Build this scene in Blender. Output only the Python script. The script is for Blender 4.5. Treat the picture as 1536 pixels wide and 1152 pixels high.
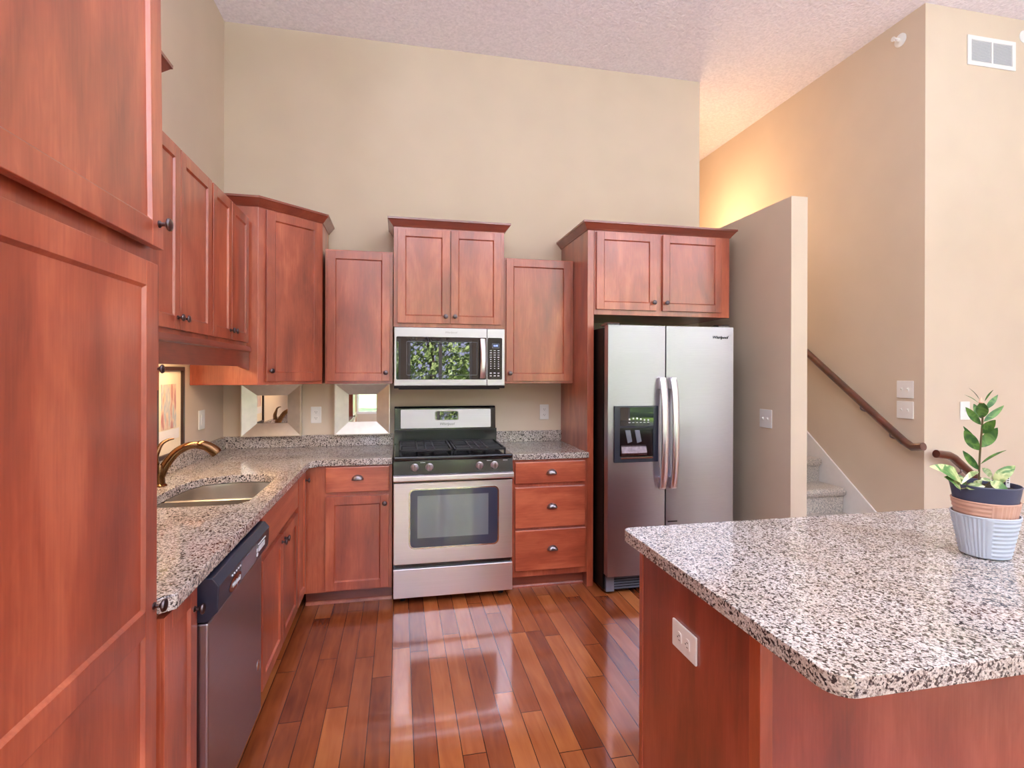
import bpy, bmesh, math, random
from mathutils import Vector, Matrix
random.seed(7)
C = bpy.context.scene.collection
R = math.radians
PI = math.pi
for o in list(bpy.data.objects):
    bpy.data.objects.remove(o, do_unlink=True)

# ---------------------------------------------------------------- camera
cam_data = bpy.data.cameras.new('camera')
cam = bpy.data.objects.new('camera', cam_data)
C.objects.link(cam)
cam_data.sensor_fit = 'HORIZONTAL'
cam_data.sensor_width = 36.0
cam_data.lens = 802.07 / 1536 * 36.0
cam_data.shift_x = -(770.54 - 768) / 1536
cam_data.shift_y = -(576 - 557.5) / 1536
cam_data.clip_start = 0.02
cam.location = (0, 0, 1.4546)
cam.rotation_euler = (Matrix.Rotation(R(-12.018), 4, 'Z') @ Matrix.Rotation(R(90), 4, 'X') @ Matrix.Rotation(R(0.176), 4, 'Z')).to_euler()
bpy.context.scene.camera = cam

# ---------------------------------------------------------------- world, sun, exposure
sc = bpy.context.scene
sc.view_settings.view_transform = 'Standard'
sc.view_settings.look = 'None'
sc.view_settings.gamma = 1.0
sc.view_settings.use_curve_mapping = False
sc.view_settings.exposure = 0.39
SKY = 5.2
CAN_W = 14.0
UP_W = 92.0
w = bpy.data.worlds.new('sky'); sc.world = w; w.use_nodes = True
bg = w.node_tree.nodes['Background']
bg.inputs[0].default_value = (0.76, 0.77, 1.16, 1); bg.inputs[1].default_value = SKY
sun_d = bpy.data.lights.new('sun', 'SUN'); sun_d.energy = 48; sun_d.angle = R(1.0); sun_d.color = (1, .95, .86)
sun = bpy.data.objects.new('sun', sun_d); C.objects.link(sun)
sun.rotation_euler = Vector((-0.55, -0.75, -0.95)).to_track_quat('-Z', 'Y').to_euler()

# key dimensions
XL, YW, ZC, XB, XR, YC, YP, ZP = -1.199, 4.05, 3.88, 2.445, 3.362, 2.866, 2.974, 2.584
YB, XE = -4.3, 7.6       # far end of the living area behind the camera

# ---------------------------------------------------------------- material helpers
def s2l(c):
    return tuple(((v / 255) / 12.92 if v / 255 <= 0.04045 else ((v / 255 + 0.055) / 1.055) ** 2.4) for v in c) + (1,)
def newmat(name):
    m = bpy.data.materials.new(name); m.use_nodes = True
    nt = m.node_tree; b = nt.nodes['Principled BSDF']
    return m, nt, b
def N(nt, t, **k):
    n = nt.nodes.new(t)
    for a, v in k.items():
        if a.startswith('i_'):
            n.inputs[a[2:].replace('_', ' ')].default_value = v
        else: setattr(n, a, v)
    return n
def L(nt, a, b): nt.links.new(a, b)
def ramp(nt, fac, stops):
    r = nt.nodes.new('ShaderNodeValToRGB'); e = r.color_ramp.elements
    while len(e) < len(stops): e.new(0.5)
    for i, (p, c) in enumerate(stops): e[i].position = p; e[i].color = c
    L(nt, fac, r.inputs[0]); return r.outputs[0]
def bump(nt, b, h, strength=.3, dist=.002):
    n = N(nt, 'ShaderNodeBump'); n.inputs['Strength'].default_value = strength; n.inputs['Distance'].default_value = dist
    L(nt, h, n.inputs['Height']); L(nt, n.outputs[0], b.inputs['Normal']); return n
def simple(name, rgb, rough=.5, metal=0.0, coat=0.0, noise=0.03, nscale=30, spec=.5):
    m, nt, b = newmat(name)
    tc = N(nt, 'ShaderNodeTexCoord'); n = N(nt, 'ShaderNodeTexNoise'); n.inputs['Scale'].default_value = nscale
    L(nt, tc.outputs['Object'], n.inputs['Vector'])
    c = s2l(rgb)
    lo = tuple(v * (1 - noise * 2) for v in c[:3]) + (1,); hi = tuple(min(1, v * (1 + noise * 2)) for v in c[:3]) + (1,)
    L(nt, ramp(nt, n.outputs[0], [(0.3, lo), (0.7, hi)]), b.inputs['Base Color'])
    b.inputs['Roughness'].default_value = rough; b.inputs['Metallic'].default_value = metal
    b.inputs['Coat Weight'].default_value = coat; b.inputs['Coat Roughness'].default_value = .08
    b.inputs['Specular IOR Level'].default_value = spec
    return m
def wood(name, dark, mid, light, axis='Z', rough=.38, coat=.9):
    m, nt, b = newmat(name)
    tc = N(nt, 'ShaderNodeTexCoord'); oi = N(nt, 'ShaderNodeObjectInfo')
    add = N(nt, 'ShaderNodeVectorMath', operation='ADD')
    mul = N(nt, 'ShaderNodeMath', operation='MULTIPLY'); mul.inputs[1].default_value = 37.0
    L(nt, oi.outputs['Random'], mul.inputs[0]); L(nt, tc.outputs['Object'], add.inputs[0]); L(nt, mul.outputs[0], add.inputs[1])
    def nz(scale_along, scale_across, det, sc_=1.0, dist=0.0):
        mp = N(nt, 'ShaderNodeMapping')
        s = [scale_across] * 3; s['XYZ'.index(axis)] = scale_along
        mp.inputs['Scale'].default_value = s
        n = N(nt, 'ShaderNodeTexNoise'); n.inputs['Scale'].default_value = sc_; n.inputs['Detail'].default_value = det
        n.inputs['Distortion'].default_value = dist
        L(nt, add.outputs[0], mp.inputs[0]); L(nt, mp.outputs[0], n.inputs['Vector']); return n.outputs[0]
    big = nz(1.1, 4.5, 3, 1.3, .6)       # blotchy maple figure
    fib = nz(6, 160, 3, 1.0)             # fine grain
    fl = nz(9, 34, 4, 1.0, 1.6)        # cathedral streaks
    m1 = N(nt, 'ShaderNodeMath', operation='MULTIPLY_ADD'); m1.inputs[1].default_value = .20
    L(nt, fib, m1.inputs[0]); L(nt, big, m1.inputs[2])
    m2 = N(nt, 'ShaderNodeMath', operation='MULTIPLY_ADD'); m2.inputs[1].default_value = .18
    L(nt, fl, m2.inputs[0]); L(nt, m1.outputs[0], m2.inputs[2])
    L(nt, ramp(nt, m2.outputs[0], [(0.46, s2l(dark)), (0.70, s2l(mid)), (.90, s2l(light))]), b.inputs['Base Color'])
    b.inputs['Roughness'].default_value = rough; b.inputs['Coat Weight'].default_value = coat; b.inputs['Coat Roughness'].default_value = .24; b.inputs['Coat IOR'].default_value = 1.75
    bump(nt, b, fib, .06, .001)
    return m
M = {}
M['wood'] = wood('cherry_stained_maple', (132, 54, 34), (172, 78, 50), (202, 106, 72))
M['wood_h'] = wood('cherry_stained_maple_across', (132, 54, 34), (172, 78, 50), (202, 106, 72), axis='X')
M['wood_dark'] = wood('cherry_stained_trim', (104, 42, 28), (134, 57, 39), (154, 74, 52), axis='X')
M['wood_shaded'] = wood('cherry_stained_shaded', (112, 42, 32), (146, 58, 44), (170, 80, 64))  # darker copy of the cherry: shade on the island panels put into colour
M['rail_wood'] = wood('handrail_wood', (58, 22, 16), (84, 34, 24), (106, 46, 32), axis='X', rough=.28)
M['wall'] = simple('tan_wall_paint', (216, 198, 178), .75, noise=.012, nscale=3)
M['wall_beige'] = M['wall']
M['white_trim'] = simple('white_trim_paint', (236, 232, 230), .4, noise=.01)
M['white_plastic'] = simple('white_plastic', (240, 238, 236), .3, noise=.0)
M['black'] = simple('black_enamel', (14, 14, 18), .12, coat=.5, noise=0)
M['black_matte'] = simple('black_cast_iron', (30, 29, 33), .45, noise=.08)
M['black_side'] = simple('black_textured_case', (8, 8, 9), .5, noise=.1, spec=.2)
M['navy_plastic'] = simple('dark_blue_grey_plastic', (38, 40, 56), .3, noise=.02)
M['grey_plastic'] = simple('grey_plastic', (112, 114, 128), .25, noise=.02)
M['vent_grey'] = simple('vent_grey', (188, 190, 196), .5, noise=0)
M['bronze'] = simple('antique_bronze_metal', (128, 94, 66), .2, metal=1.0, noise=.12, nscale=14)
M['knob_metal'] = simple('dark_pewter_metal', (104, 92, 96), .28, metal=1.0, noise=.15, nscale=60)
M['pewter'] = simple('pewter_metal', (150, 142, 148), .28, metal=1.0, noise=.15, nscale=60)
M['chrome'] = simple('polished_metal', (215, 213, 216), .12, metal=1.0, noise=.0)
M['mirror'] = simple('mirror_glass', (235, 238, 238), .015, metal=1.0, noise=0)
M['silver_frame'] = simple('champagne_silver_leaf', (222, 214, 204), .38, metal=.75, noise=.03, nscale=20)
M['dark_frame'] = simple('dark_brown_frame', (52, 34, 30), .35, noise=.05)
M['mat_board'] = simple('cream_mat_board', (240, 226, 200), .7, noise=.01)
M['mark'] = simple('dark_lettering', (25, 24, 28), .4, noise=0)
M['mark_light'] = simple('pale_lettering', (225, 225, 232), .4, noise=0)
M['navy_pot'] = simple('navy_pot_plastic', (62, 66, 92), .35, noise=.01)
M['pink_pot'] = simple('blush_pot_plastic', (206, 160, 140), .45, noise=.02)
M['pale_pot'] = simple('pale_blue_grey_pot_plastic', (190, 198, 212), .4, noise=.01)
M['soil'] = simple('potting_soil', (48, 34, 26), .95, noise=.3, nscale=120)
M['stem'] = simple('plant_stem', (86, 74, 40), .55, noise=.1)
M['frost'] = simple('frosted_shade_glass', (235, 228, 215), .35, noise=0)
M['grass'] = simple('lawn_grass', (92, 122, 48), .9, noise=.3, nscale=3)
M['concrete'] = simple('pale_bounce_concrete', (214, 210, 208), .9, noise=.03, nscale=5)
M['rug'] = simple('cream_wool', (232, 226, 220), .95, noise=.04, nscale=60)
M['bark'] = simple('tree_bark', (80, 62, 48), .9, noise=.2)

def steel(name, rgb, rough, wave=0.0, axis='X', bands=.0015):
    m, nt, b = newmat(name)
    tc = N(nt, 'ShaderNodeTexCoord'); mp = N(nt, 'ShaderNodeMapping')
    s = [600.0] * 3; s['XYZ'.index(axis)] = 2.0; mp.inputs['Scale'].default_value = s
    n = N(nt, 'ShaderNodeTexNoise'); n.inputs['Scale'].default_value = 1; n.inputs['Detail'].default_value = 2
    L(nt, tc.outputs['Object'], mp.inputs[0]); L(nt, mp.outputs[0], n.inputs['Vector'])
    c = s2l(rgb)
    L(nt, ramp(nt, n.outputs[0], [(0.3, tuple(v * .93 for v in c[:3]) + (1,)), (0.7, c)]), b.inputs['Base Color'])
    b.inputs['Metallic'].default_value = 1; b.inputs['Roughness'].default_value = rough
    b.inputs['Anisotropic'].default_value = .4
    if wave:
        w1 = N(nt, 'ShaderNodeTexNoise'); w1.inputs['Scale'].default_value = 1.0; w1.inputs['Detail'].default_value = 1
        mp2 = N(nt, 'ShaderNodeMapping'); mp2.inputs['Scale'].default_value = (1.6, 1.6, 4.5)
        L(nt, tc.outputs['Object'], mp2.inputs[0]); L(nt, mp2.outputs[0], w1.inputs['Vector'])
        bump(nt, b, w1.outputs[0], wave, .012)
    return m
M['steel'] = steel('brushed_stainless_steel', (242, 240, 250), .31)
M['steel_satin'] = steel('satin_stainless_fascia', (206, 202, 210), .42)
M['steel_fridge'] = steel('brushed_stainless_wavy', (176, 173, 186), .33, wave=.35)
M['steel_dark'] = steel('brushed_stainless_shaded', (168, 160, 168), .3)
M['steel_sink'] = steel('satin_sink_steel', (222, 216, 208), .3)

def glassy(name, rgb, rough=.02):
    m = simple(name, rgb, rough, noise=0); m.node_tree.nodes['Principled BSDF'].inputs['IOR'].default_value = 1.5
    m.node_tree.nodes['Principled BSDF'].inputs['Coat Weight'].default_value = 1.0
    m.node_tree.nodes['Principled BSDF'].inputs['Coat Roughness'].default_value = .01
    m.node_tree.nodes['Principled BSDF'].inputs['Coat IOR'].default_value = 1.5
    return m
M['dark_glass'] = glassy('dark_appliance_glass', (10, 11, 14))
M['oven_glass'] = glassy('oven_window_glass', (58, 64, 84))

def granite():
    m, nt, b = newmat('speckled_granite')
    tc = N(nt, 'ShaderNodeTexCoord')
    def vor(scale, rand=1.0):
        v = N(nt, 'ShaderNodeTexVoronoi'); v.inputs['Scale'].default_value = scale; v.inputs['Randomness'].default_value = rand
        L(nt, tc.outputs['Object'], v.inputs['Vector']); return v
    nz = N(nt, 'ShaderNodeTexNoise'); nz.inputs['Scale'].default_value = 120; nz.inputs['Detail'].default_value = 4
    L(nt, tc.outputs['Object'], nz.inputs['Vector'])
    v1 = vor(300); v2 = vor(185)
    sep = N(nt, 'ShaderNodeSeparateColor'); L(nt, v1.outputs['Color'], sep.inputs[0])
    sep2 = N(nt, 'ShaderNodeSeparateColor'); L(nt, v2.outputs['Color'], sep2.inputs[0])
    base = ramp(nt, sep.outputs[0], [(0.0, s2l((220, 214, 212))), (.28, s2l((196, 189, 188))), (.45, s2l((228, 222, 220))), (.62, s2l((172, 160, 154))), (.8, s2l((132, 122, 124))), (1.0, s2l((214, 204, 198)))])
    r = nt.nodes[-1]
    dk = ramp(nt, sep2.outputs[1], [(0, (0, 0, 0, 1)), (.62, (0, 0, 0, 1)), (.68, (1, 1, 1, 1)), (1, (1, 1, 1, 1))])
    nr = ramp(nt, nz.outputs[0], [(.40, (0, 0, 0, 1)), (.50, (1, 1, 1, 1))])
    mm = N(nt, 'ShaderNodeMath', operation='MULTIPLY'); L(nt, dk, mm.inputs[0]); L(nt, nr, mm.inputs[1])
    mx = N(nt, 'ShaderNodeMix', data_type='RGBA'); L(nt, mm.outputs[0], mx.inputs[0]); L(nt, base, mx.inputs[6]); mx.inputs[7].default_value = s2l((62, 54, 56))
    big = N(nt, 'ShaderNodeTexNoise'); big.inputs['Scale'].default_value = 6; L(nt, tc.outputs['Object'], big.inputs['Vector'])
    mx2 = N(nt, 'ShaderNodeMix', data_type='RGBA', blend_type='MULTIPLY'); mx2.inputs[0].default_value = .6
    L(nt, mx.outputs[2], mx2.inputs[6]); L(nt, ramp(nt, big.outputs[0], [(.35, s2l((232, 220, 205))), (.65, s2l((255, 252, 250)))]), mx2.inputs[7])
    L(nt, mx2.outputs[2], b.inputs['Base Color'])
    b.inputs['Roughness'].default_value = .09; b.inputs['Specular IOR Level'].default_value = .6
    return m
M['granite'] = granite()

def floor_mat():
    m, nt, b = newmat('hardwood_planks')
    tc = N(nt, 'ShaderNodeTexCoord'); sp = N(nt, 'ShaderNodeSeparateXYZ'); L(nt, tc.outputs['Object'], sp.inputs[0])
    def mt(op, a, bb=None, c=None):
        n = N(nt, 'ShaderNodeMath', operation=op)
        for i, v in enumerate((a, bb, c)):
            if v is None: continue
            if isinstance(v, (int, float)): n.inputs[i].default_value = v
            else: L(nt, v, n.inputs[i])
        return n.outputs[0]
    W_, LN = .0905, .95
    u = mt('DIVIDE', mt('ADD', sp.outputs[0], .034), W_); iu = mt('FLOOR', u); fu = mt('SUBTRACT', u, iu)
    wn = N(nt, 'ShaderNodeTexWhiteNoise', noise_dimensions='1D'); L(nt, iu, wn.inputs['W'])
    v = mt('ADD', mt('DIVIDE', sp.outputs[1], LN), mt('MULTIPLY', wn.outputs[0], 13.7)); iv = mt('FLOOR', v); fv = mt('SUBTRACT', v, iv)
    cv = N(nt, 'ShaderNodeCombineXYZ'); L(nt, iu, cv.inputs[0]); L(nt, iv, cv.inputs[1])
    wn2 = N(nt, 'ShaderNodeTexWhiteNoise', noise_dimensions='2D'); L(nt, cv.outputs[0], wn2.inputs['Vector'])
    # grain
    off = N(nt, 'ShaderNodeVectorMath', operation='MULTIPLY_ADD'); L(nt, wn2.outputs['Color'], off.inputs[0]); off.inputs[1].default_value = (9, 9, 9); L(nt, tc.outputs['Object'], off.inputs[2])
    mp = N(nt, 'ShaderNodeMapping'); mp.inputs['Scale'].default_value = (30, 3, 1); L(nt, off.outputs[0], mp.inputs[0])
    g = N(nt, 'ShaderNodeTexNoise'); g.inputs['Scale'].default_value = 1; g.inputs['Detail'].default_value = 5; g.inputs['Distortion'].default_value = .8; L(nt, mp.outputs[0], g.inputs['Vector'])
    mp3 = N(nt, 'ShaderNodeMapping'); mp3.inputs['Scale'].default_value = (7, 3, 1); L(nt, off.outputs[0], mp3.inputs[0])
    g3 = N(nt, 'ShaderNodeTexNoise'); g3.inputs['Scale'].default_value = 1; g3.inputs['Detail'].default_value = 2; L(nt, mp3.outputs[0], g3.inputs['Vector'])
    t = mt('ADD', mt('ADD', mt('MULTIPLY', wn2.outputs['Value'], .5), mt('MULTIPLY', g.outputs[0], .4)), mt('MULTIPLY', g3.outputs[0], .4))
    col = ramp(nt, t, [(.3, s2l((108, 50, 32))), (.55, s2l((150, 78, 44))), (.75, s2l((172, 96, 54))), (.95, s2l((196, 120, 70)))])
    # grooves
    eu = mt('MINIMUM', fu, mt('SUBTRACT', 1.0, fu)); ev = mt('MINIMUM', fv, mt('SUBTRACT', 1.0, fv))
    gu = mt('LESS_THAN', eu, .018); gv = mt('LESS_THAN', ev, .0019); gg = mt('MAXIMUM', gu, gv)
    mx = N(nt, 'ShaderNodeMix', data_type='RGBA'); L(nt, gg, mx.inputs[0]); L(nt, col, mx.inputs[6]); mx.inputs[7].default_value = s2l((70, 30, 20))
    L(nt, mx.outputs[2], b.inputs['Base Color'])
    b.inputs['Roughness'].default_value = .16; b.inputs['Coat Weight'].default_value = .6; b.inputs['Coat Roughness'].default_value = .06
    hh = mt('SUBTRACT', mt('MULTIPLY', g3.outputs[0], .25), gg)
    bump(nt, b, hh, .12, .0012)
    return m
M['floor'] = floor_mat()

def textured(name, rgb, scale, strength, dist, rough=.9, noise=.04):
    m = simple(name, rgb, rough, noise=noise, nscale=scale); nt = m.node_tree; b = nt.nodes['Principled BSDF']
    tc = N(nt, 'ShaderNodeTexCoord'); n = N(nt, 'ShaderNodeTexNoise'); n.inputs['Scale'].default_value = scale; n.inputs['Detail'].default_value = 3
    L(nt, tc.outputs['Object'], n.inputs['Vector']); bump(nt, b, n.outputs[0], strength, dist); return m
M['ceiling'] = textured('textured_ceiling', (246, 240, 248), 55, .8, .012)
M['carpet'] = textured('beige_loop_carpet', (216, 205, 194), 130, 1.0, .02, noise=.18)

def leafmat(name, a, bcol, edge=None):
    m, nt, b = newmat(name)
    tc = N(nt, 'ShaderNodeTexCoord'); n = N(nt, 'ShaderNodeTexNoise'); n.inputs['Scale'].default_value = 28; n.inputs['Detail'].default_value = 2; n.inputs['Distortion'].default_value = 1.5
    L(nt, tc.outputs['Object'], n.inputs['Vector'])
    L(nt, ramp(nt, n.outputs[0], [(.42, s2l(a)), (.62, s2l(bcol))]), b.inputs['Base Color'])
    b.inputs['Roughness'].default_value = .4
    return m
M['leaf'] = leafmat('glossy_green_leaf', (48, 92, 36), (96, 138, 56))
M['leaf_var'] = leafmat('variegated_leaf', (80, 124, 58), (196, 202, 140))
M['leaf_pale'] = leafmat('cream_edged_leaf', (120, 140, 84), (230, 224, 184))
M['bud'] = simple('pinkish_leaf_bud', (226, 178, 150), .4)
M['foliage'] = leafmat('outdoor_foliage', (96, 130, 62), (206, 218, 150))
def pane_mat():
    m = bpy.data.materials.new('window_glass'); m.use_nodes = True; nt = m.node_tree
    nt.nodes.remove(nt.nodes['Principled BSDF'])
    tr = N(nt, 'ShaderNodeBsdfTransparent'); gl = N(nt, 'ShaderNodeBsdfGlossy'); gl.inputs['Roughness'].default_value = .01
    lw = N(nt, 'ShaderNodeFresnel'); lw.inputs[0].default_value = 1.45; mx = N(nt, 'ShaderNodeMixShader')
    L(nt, lw.outputs[0], mx.inputs[0]); L(nt, tr.outputs[0], mx.inputs[1]); L(nt, gl.outputs[0], mx.inputs[2]); L(nt, mx.outputs[0], nt.nodes['Material Output'].inputs[0])
    return m
M['pane'] = pane_mat()
def emis(name, rgb, s):
    m, nt, b = newmat(name); b.inputs['Emission Color'].default_value = s2l(rgb); b.inputs['Emission Strength'].default_value = s
    b.inputs['Base Color'].default_value = s2l(rgb); return m
M['lamp_warm'] = emis('warm_lamp_glow', (255, 214, 160), 6)
M['lamp_white'] = emis('added_lamp_glow', (245, 244, 255), 8)
M['display'] = emis('lit_display', (150, 170, 255), 1.6)
def art_mat():
    m, nt, b = newmat('abstract_print')
    tc = N(nt, 'ShaderNodeTexCoord'); mp = N(nt, 'ShaderNodeMapping'); mp.inputs['Scale'].default_value = (26, 26, 7)
    n = N(nt, 'ShaderNodeTexNoise'); n.inputs['Scale'].default_value = 1; n.inputs['Detail'].default_value = 4
    L(nt, tc.outputs['Object'], mp.inputs[0]); L(nt, mp.outputs[0], n.inputs['Vector'])
    L(nt, ramp(nt, n.outputs[0], [(.35, s2l((190, 120, 120))), (.48, s2l((226, 200, 176))), (.56, s2l((170, 176, 190))), (.7, s2l((236, 218, 190)))]), b.inputs['Base Color'])
    b.inputs['Roughness'].default_value = .3; return m
M['art'] = art_mat()

# ---------------------------------------------------------------- mesh helpers
def BM(): return bmesh.new()
def box(bm, x0, x1, y0, y1, z0, z1):
    v = [bm.verts.new((x, y, z)) for x in (x0, x1) for y in (y0, y1) for z in (z0, z1)]
    for f in ((0, 1, 3, 2), (4, 6, 7, 5), (0, 4, 5, 1), (2, 3, 7, 6), (0, 2, 6, 4), (1, 5, 7, 3)):
        bm.faces.new([v[i] for i in f])
    return bm
def prism(bm, pts, a0, a1, axis='Z'):
    """polygon pts extruded along axis: Z -> pts are (x,y); X -> pts are (y,z); Y -> pts are (x,z)"""
    def co(p, a):
        return {'Z': (p[0], p[1], a), 'X': (a, p[0], p[1]), 'Y': (p[0], a, p[1])}[axis]
    lo = [bm.verts.new(co(p, a0)) for p in pts]; hi = [bm.verts.new(co(p, a1)) for p in pts]
    n = len(pts); bm.faces.new(lo); bm.faces.new(hi)
    for i in range(n): bm.faces.new((lo[i], lo[(i + 1) % n], hi[(i + 1) % n], hi[i]))
    return bm
def lathe(bm, prof, origin=(0, 0, 0), axis=(0, 0, 1), seg=24):
    q = Vector((0, 0, 1)).rotation_difference(Vector(axis)); o = Vector(origin); rings = []
    for r, h in prof:
        if r < 1e-6: rings.append([bm.verts.new(o + q @ Vector((0, 0, h)))])
        else: rings.append([bm.verts.new(o + q @ Vector((r * math.cos(2 * PI * i / seg), r * math.sin(2 * PI * i / seg), h))) for i in range(seg)])
    for a, b in zip(rings, rings[1:]):
        for i in range(seg):
            j = (i + 1) % seg
            vs = []
            for x in (a[i % len(a)], a[j % len(a)], b[j % len(b)], b[i % len(b)]):
                if x not in vs: vs.append(x)
            if len(vs) > 2: bm.faces.new(vs)
    return bm
def tube(bm, pts, rad, seg=12, flat=None):
    pts = [Vector(p) for p in pts]; n = len(pts)
    rads = rad if isinstance(rad, (list, tuple)) else [rad] * n
    up = Vector((0, 0, 1)); rings = []
    d0 = (pts[1] - pts[0]).normalized()
    ref = d0.cross(up)
    if ref.length < 1e-3: ref = Vector((1, 0, 0))
    ref.normalize()
    for i, p in enumerate(pts):
        d = ((pts[min(i + 1, n - 1)] - pts[max(i - 1, 0)])).normalized()
        ref = (ref - d * ref.dot(d)).normalized(); b = d.cross(ref)
        k = flat if flat else 1.0
        rings.append([bm.verts.new(p + ref * rads[i] * math.cos(2 * PI * j / seg) + b * rads[i] * k * math.sin(2 * PI * j / seg)) for j in range(seg)])
    for a, b in zip(rings, rings[1:]):
        for j in range(seg): bm.faces.new((a[j], a[(j + 1) % seg], b[(j + 1) % seg], b[j]))
    bm.faces.new(rings[0]); bm.faces.new(rings[-1])
    return bm
def smooth_path(pts, n=6):
    pts = [Vector(p) for p in pts]; out = []
    P_ = [pts[0] * 2 - pts[1]] + pts + [pts[-1] * 2 - pts[-2]]
    for i in range(1, len(P_) - 2):
        for k in range(n):
            t = k / n; a, b, c, d = P_[i - 1], P_[i], P_[i + 1], P_[i + 2]
            out.append(.5 * ((2 * b) + (c - a) * t + (2 * a - 5 * b + 4 * c - d) * t * t + (3 * b - a - 3 * c + d) * t ** 3))
    out.append(pts[-1]); return out
def sweep(bm, path, prof):
    """mitred moulding: path of (x,y) with the outside on its right, prof of (out, z)"""
    n = len(path); P2 = [Vector(p) for p in path]; rings = []
    for i in range(n):
        nn = []
        for a, b in ((i - 1, i), (i, i + 1)):
            if a >= 0 and b < n:
                d = (P2[b] - P2[a]).normalized(); nn.append(Vector((d.y, -d.x)))
        m = nn[0] if len(nn) == 1 else (nn[0] + nn[1]) / (1 + nn[0].dot(nn[1]))
        rings.append([bm.verts.new((P2[i].x + m.x * o, P2[i].y + m.y * o, z)) for o, z in prof])
    k = len(prof)
    for a, b in zip(rings, rings[1:]):
        for j in range(k): bm.faces.new((a[j], a[(j + 1) % k], b[(j + 1) % k], b[j]))
    bm.faces.new(rings[0]); bm.faces.new(rings[-1])
    return bm
def rrect(x0, x1, z0, z1, r, n=5):
    out = []
    for cx, cz, a0 in ((x1 - r, z0 + r, -90), (x1 - r, z1 - r, 0), (x0 + r, z1 - r, 90), (x0 + r, z0 + r, 180)):
        for k in range(n + 1):
            a = R(a0 + 90 * k / n); out.append((cx + r * math.cos(a), cz + r * math.sin(a)))
    return out
def frame_ring(bm, outer, inner, a0, a1, a1in=None, axis='Y'):
    """ring between two loops with equal counts; a1in = depth of the inner edge"""
    if a1in is None: a1in = a1
    def co(p, a): return {'Z': (p[0], p[1], a), 'X': (a, p[0], p[1]), 'Y': (p[0], a, p[1])}[axis]
    n = len(outer)
    ob = [bm.verts.new(co(p, a0)) for p in outer]; ib = [bm.verts.new(co(p, a0)) for p in inner]
    of = [bm.verts.new(co(p, a1)) for p in outer]; inf = [bm.verts.new(co(p, a1in)) for p in inner]
    for i in range(n):
        j = (i + 1) % n
        bm.faces.new((ob[i], ob[j], of[j], of[i])); bm.faces.new((of[i], of[j], inf[j], inf[i]))
        if abs(a0 - a1in) > 1e-6: bm.faces.new((inf[i], inf[j], ib[j], ib[i]))
        bm.faces.new((ib[i], ib[j], ob[j], ob[i]))
    return bm
def finish(name, bm, mat, parent=None, label=None, bev=0.0, smooth=False, loc=None):
    bmesh.ops.recalc_face_normals(bm, faces=bm.faces[:])
    me = bpy.data.meshes.new(name); bm.to_mesh(me); bm.free()
    me.materials.append(M[mat] if isinstance(mat, str) else mat)
    if smooth:
        for p in me.polygons: p.use_smooth = True
        try: me.set_sharp_from_angle(angle=R(40))
        except Exception: pass
    o = bpy.data.objects.new(name, me); C.objects.link(o)
    if loc: o.location = loc
    if parent: o.parent = parent
    if label: o['label'] = label
    if bev:
        b = o.modifiers.new('bevel', 'BEVEL'); b.width = bev; b.segments = 2; b.limit_method = 'ANGLE'; b.angle_limit = R(40)
    return o
def thing(name, label, cat, loc=(0, 0, 0), rz=0.0, group=None):
    o = bpy.data.objects.new(name, None); C.objects.link(o); o.location = loc; o.rotation_euler = (0, 0, rz)
    o.empty_display_size = .1; o['label'] = label; o['category'] = cat
    if group: o['group'] = group
    return o
def tag(o, label, cat, group=None):
    o['label'] = label; o['category'] = cat
    if group: o['group'] = group
    return o
def struct(name, bm, mat, bev=0.0, parent=None):
    o = finish(name, bm, mat, parent, bev=bev)
    if not parent: o['kind'] = 'structure'
    return o
def text_part(name, txt, size, mat, parent, loc, rot, shear=0.0, depth=.0006, label=None, align='CENTER'):
    cu = bpy.data.curves.new('lettering', 'FONT'); cu.body = txt; cu.size = size; cu.align_x = align; cu.align_y = 'CENTER'
    cu.shear = shear; cu.extrude = depth; cu.resolution_u = 3
    t = bpy.data.objects.new('lettering_source', cu); C.objects.link(t)
    bpy.context.view_layer.update()
    me = bpy.data.meshes.new_from_object(t.evaluated_get(bpy.context.evaluated_depsgraph_get()))
    bpy.data.objects.remove(t, do_unlink=True)
    me.materials.clear(); me.materials.append(M[mat])
    o = bpy.data.objects.new(name, me); C.objects.link(o); o.parent = parent; o.location = loc; o.rotation_euler = rot
    if label: o['label'] = label
    return o

# ---------------------------------------------------------------- room shell
T = .15
struct('floor', box(BM(), XL - T, XE + T, YB - T, 6.8, -.12, 0), 'floor')
struct('ceiling', box(BM(), XL - T, XE + T, YB - T, 6.8, ZC, ZC + .15), 'ceiling')
struct('wall_left', box(BM(), XL - T, XL, YB - T, YW + T, 0, ZC), 'wall')
struct('wall_back', box(BM(), XL, XB - .12, YW, YW + .12, 0, ZC), 'wall')
struct('wall_passage', box(BM(), XB - .12, XB, YW, 6.8, 0, ZC), 'wall')
struct('wall_partition', box(BM(), XB, XB + .12, YP, 6.65, 0, ZP), 'wall_beige')
struct('wall_stair', box(BM(), XR, XR + .12, YC, 6.65, 0, ZC), 'wall_beige')
struct('wall_right', box(BM(), XR, XE + T, YC - .0001, YC + .12, 0, ZC) if False else box(BM(), XR + .12, XE + T, YC, YC + .12, 0, ZC), 'wall')
struct('wall_far', box(BM(), XB, XR + .12, 6.65, 6.8, 0, ZC), 'wall')
struct('wall_east', box(BM(), XE, XE + T, YB, YC, 0, ZC), 'wall')
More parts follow.
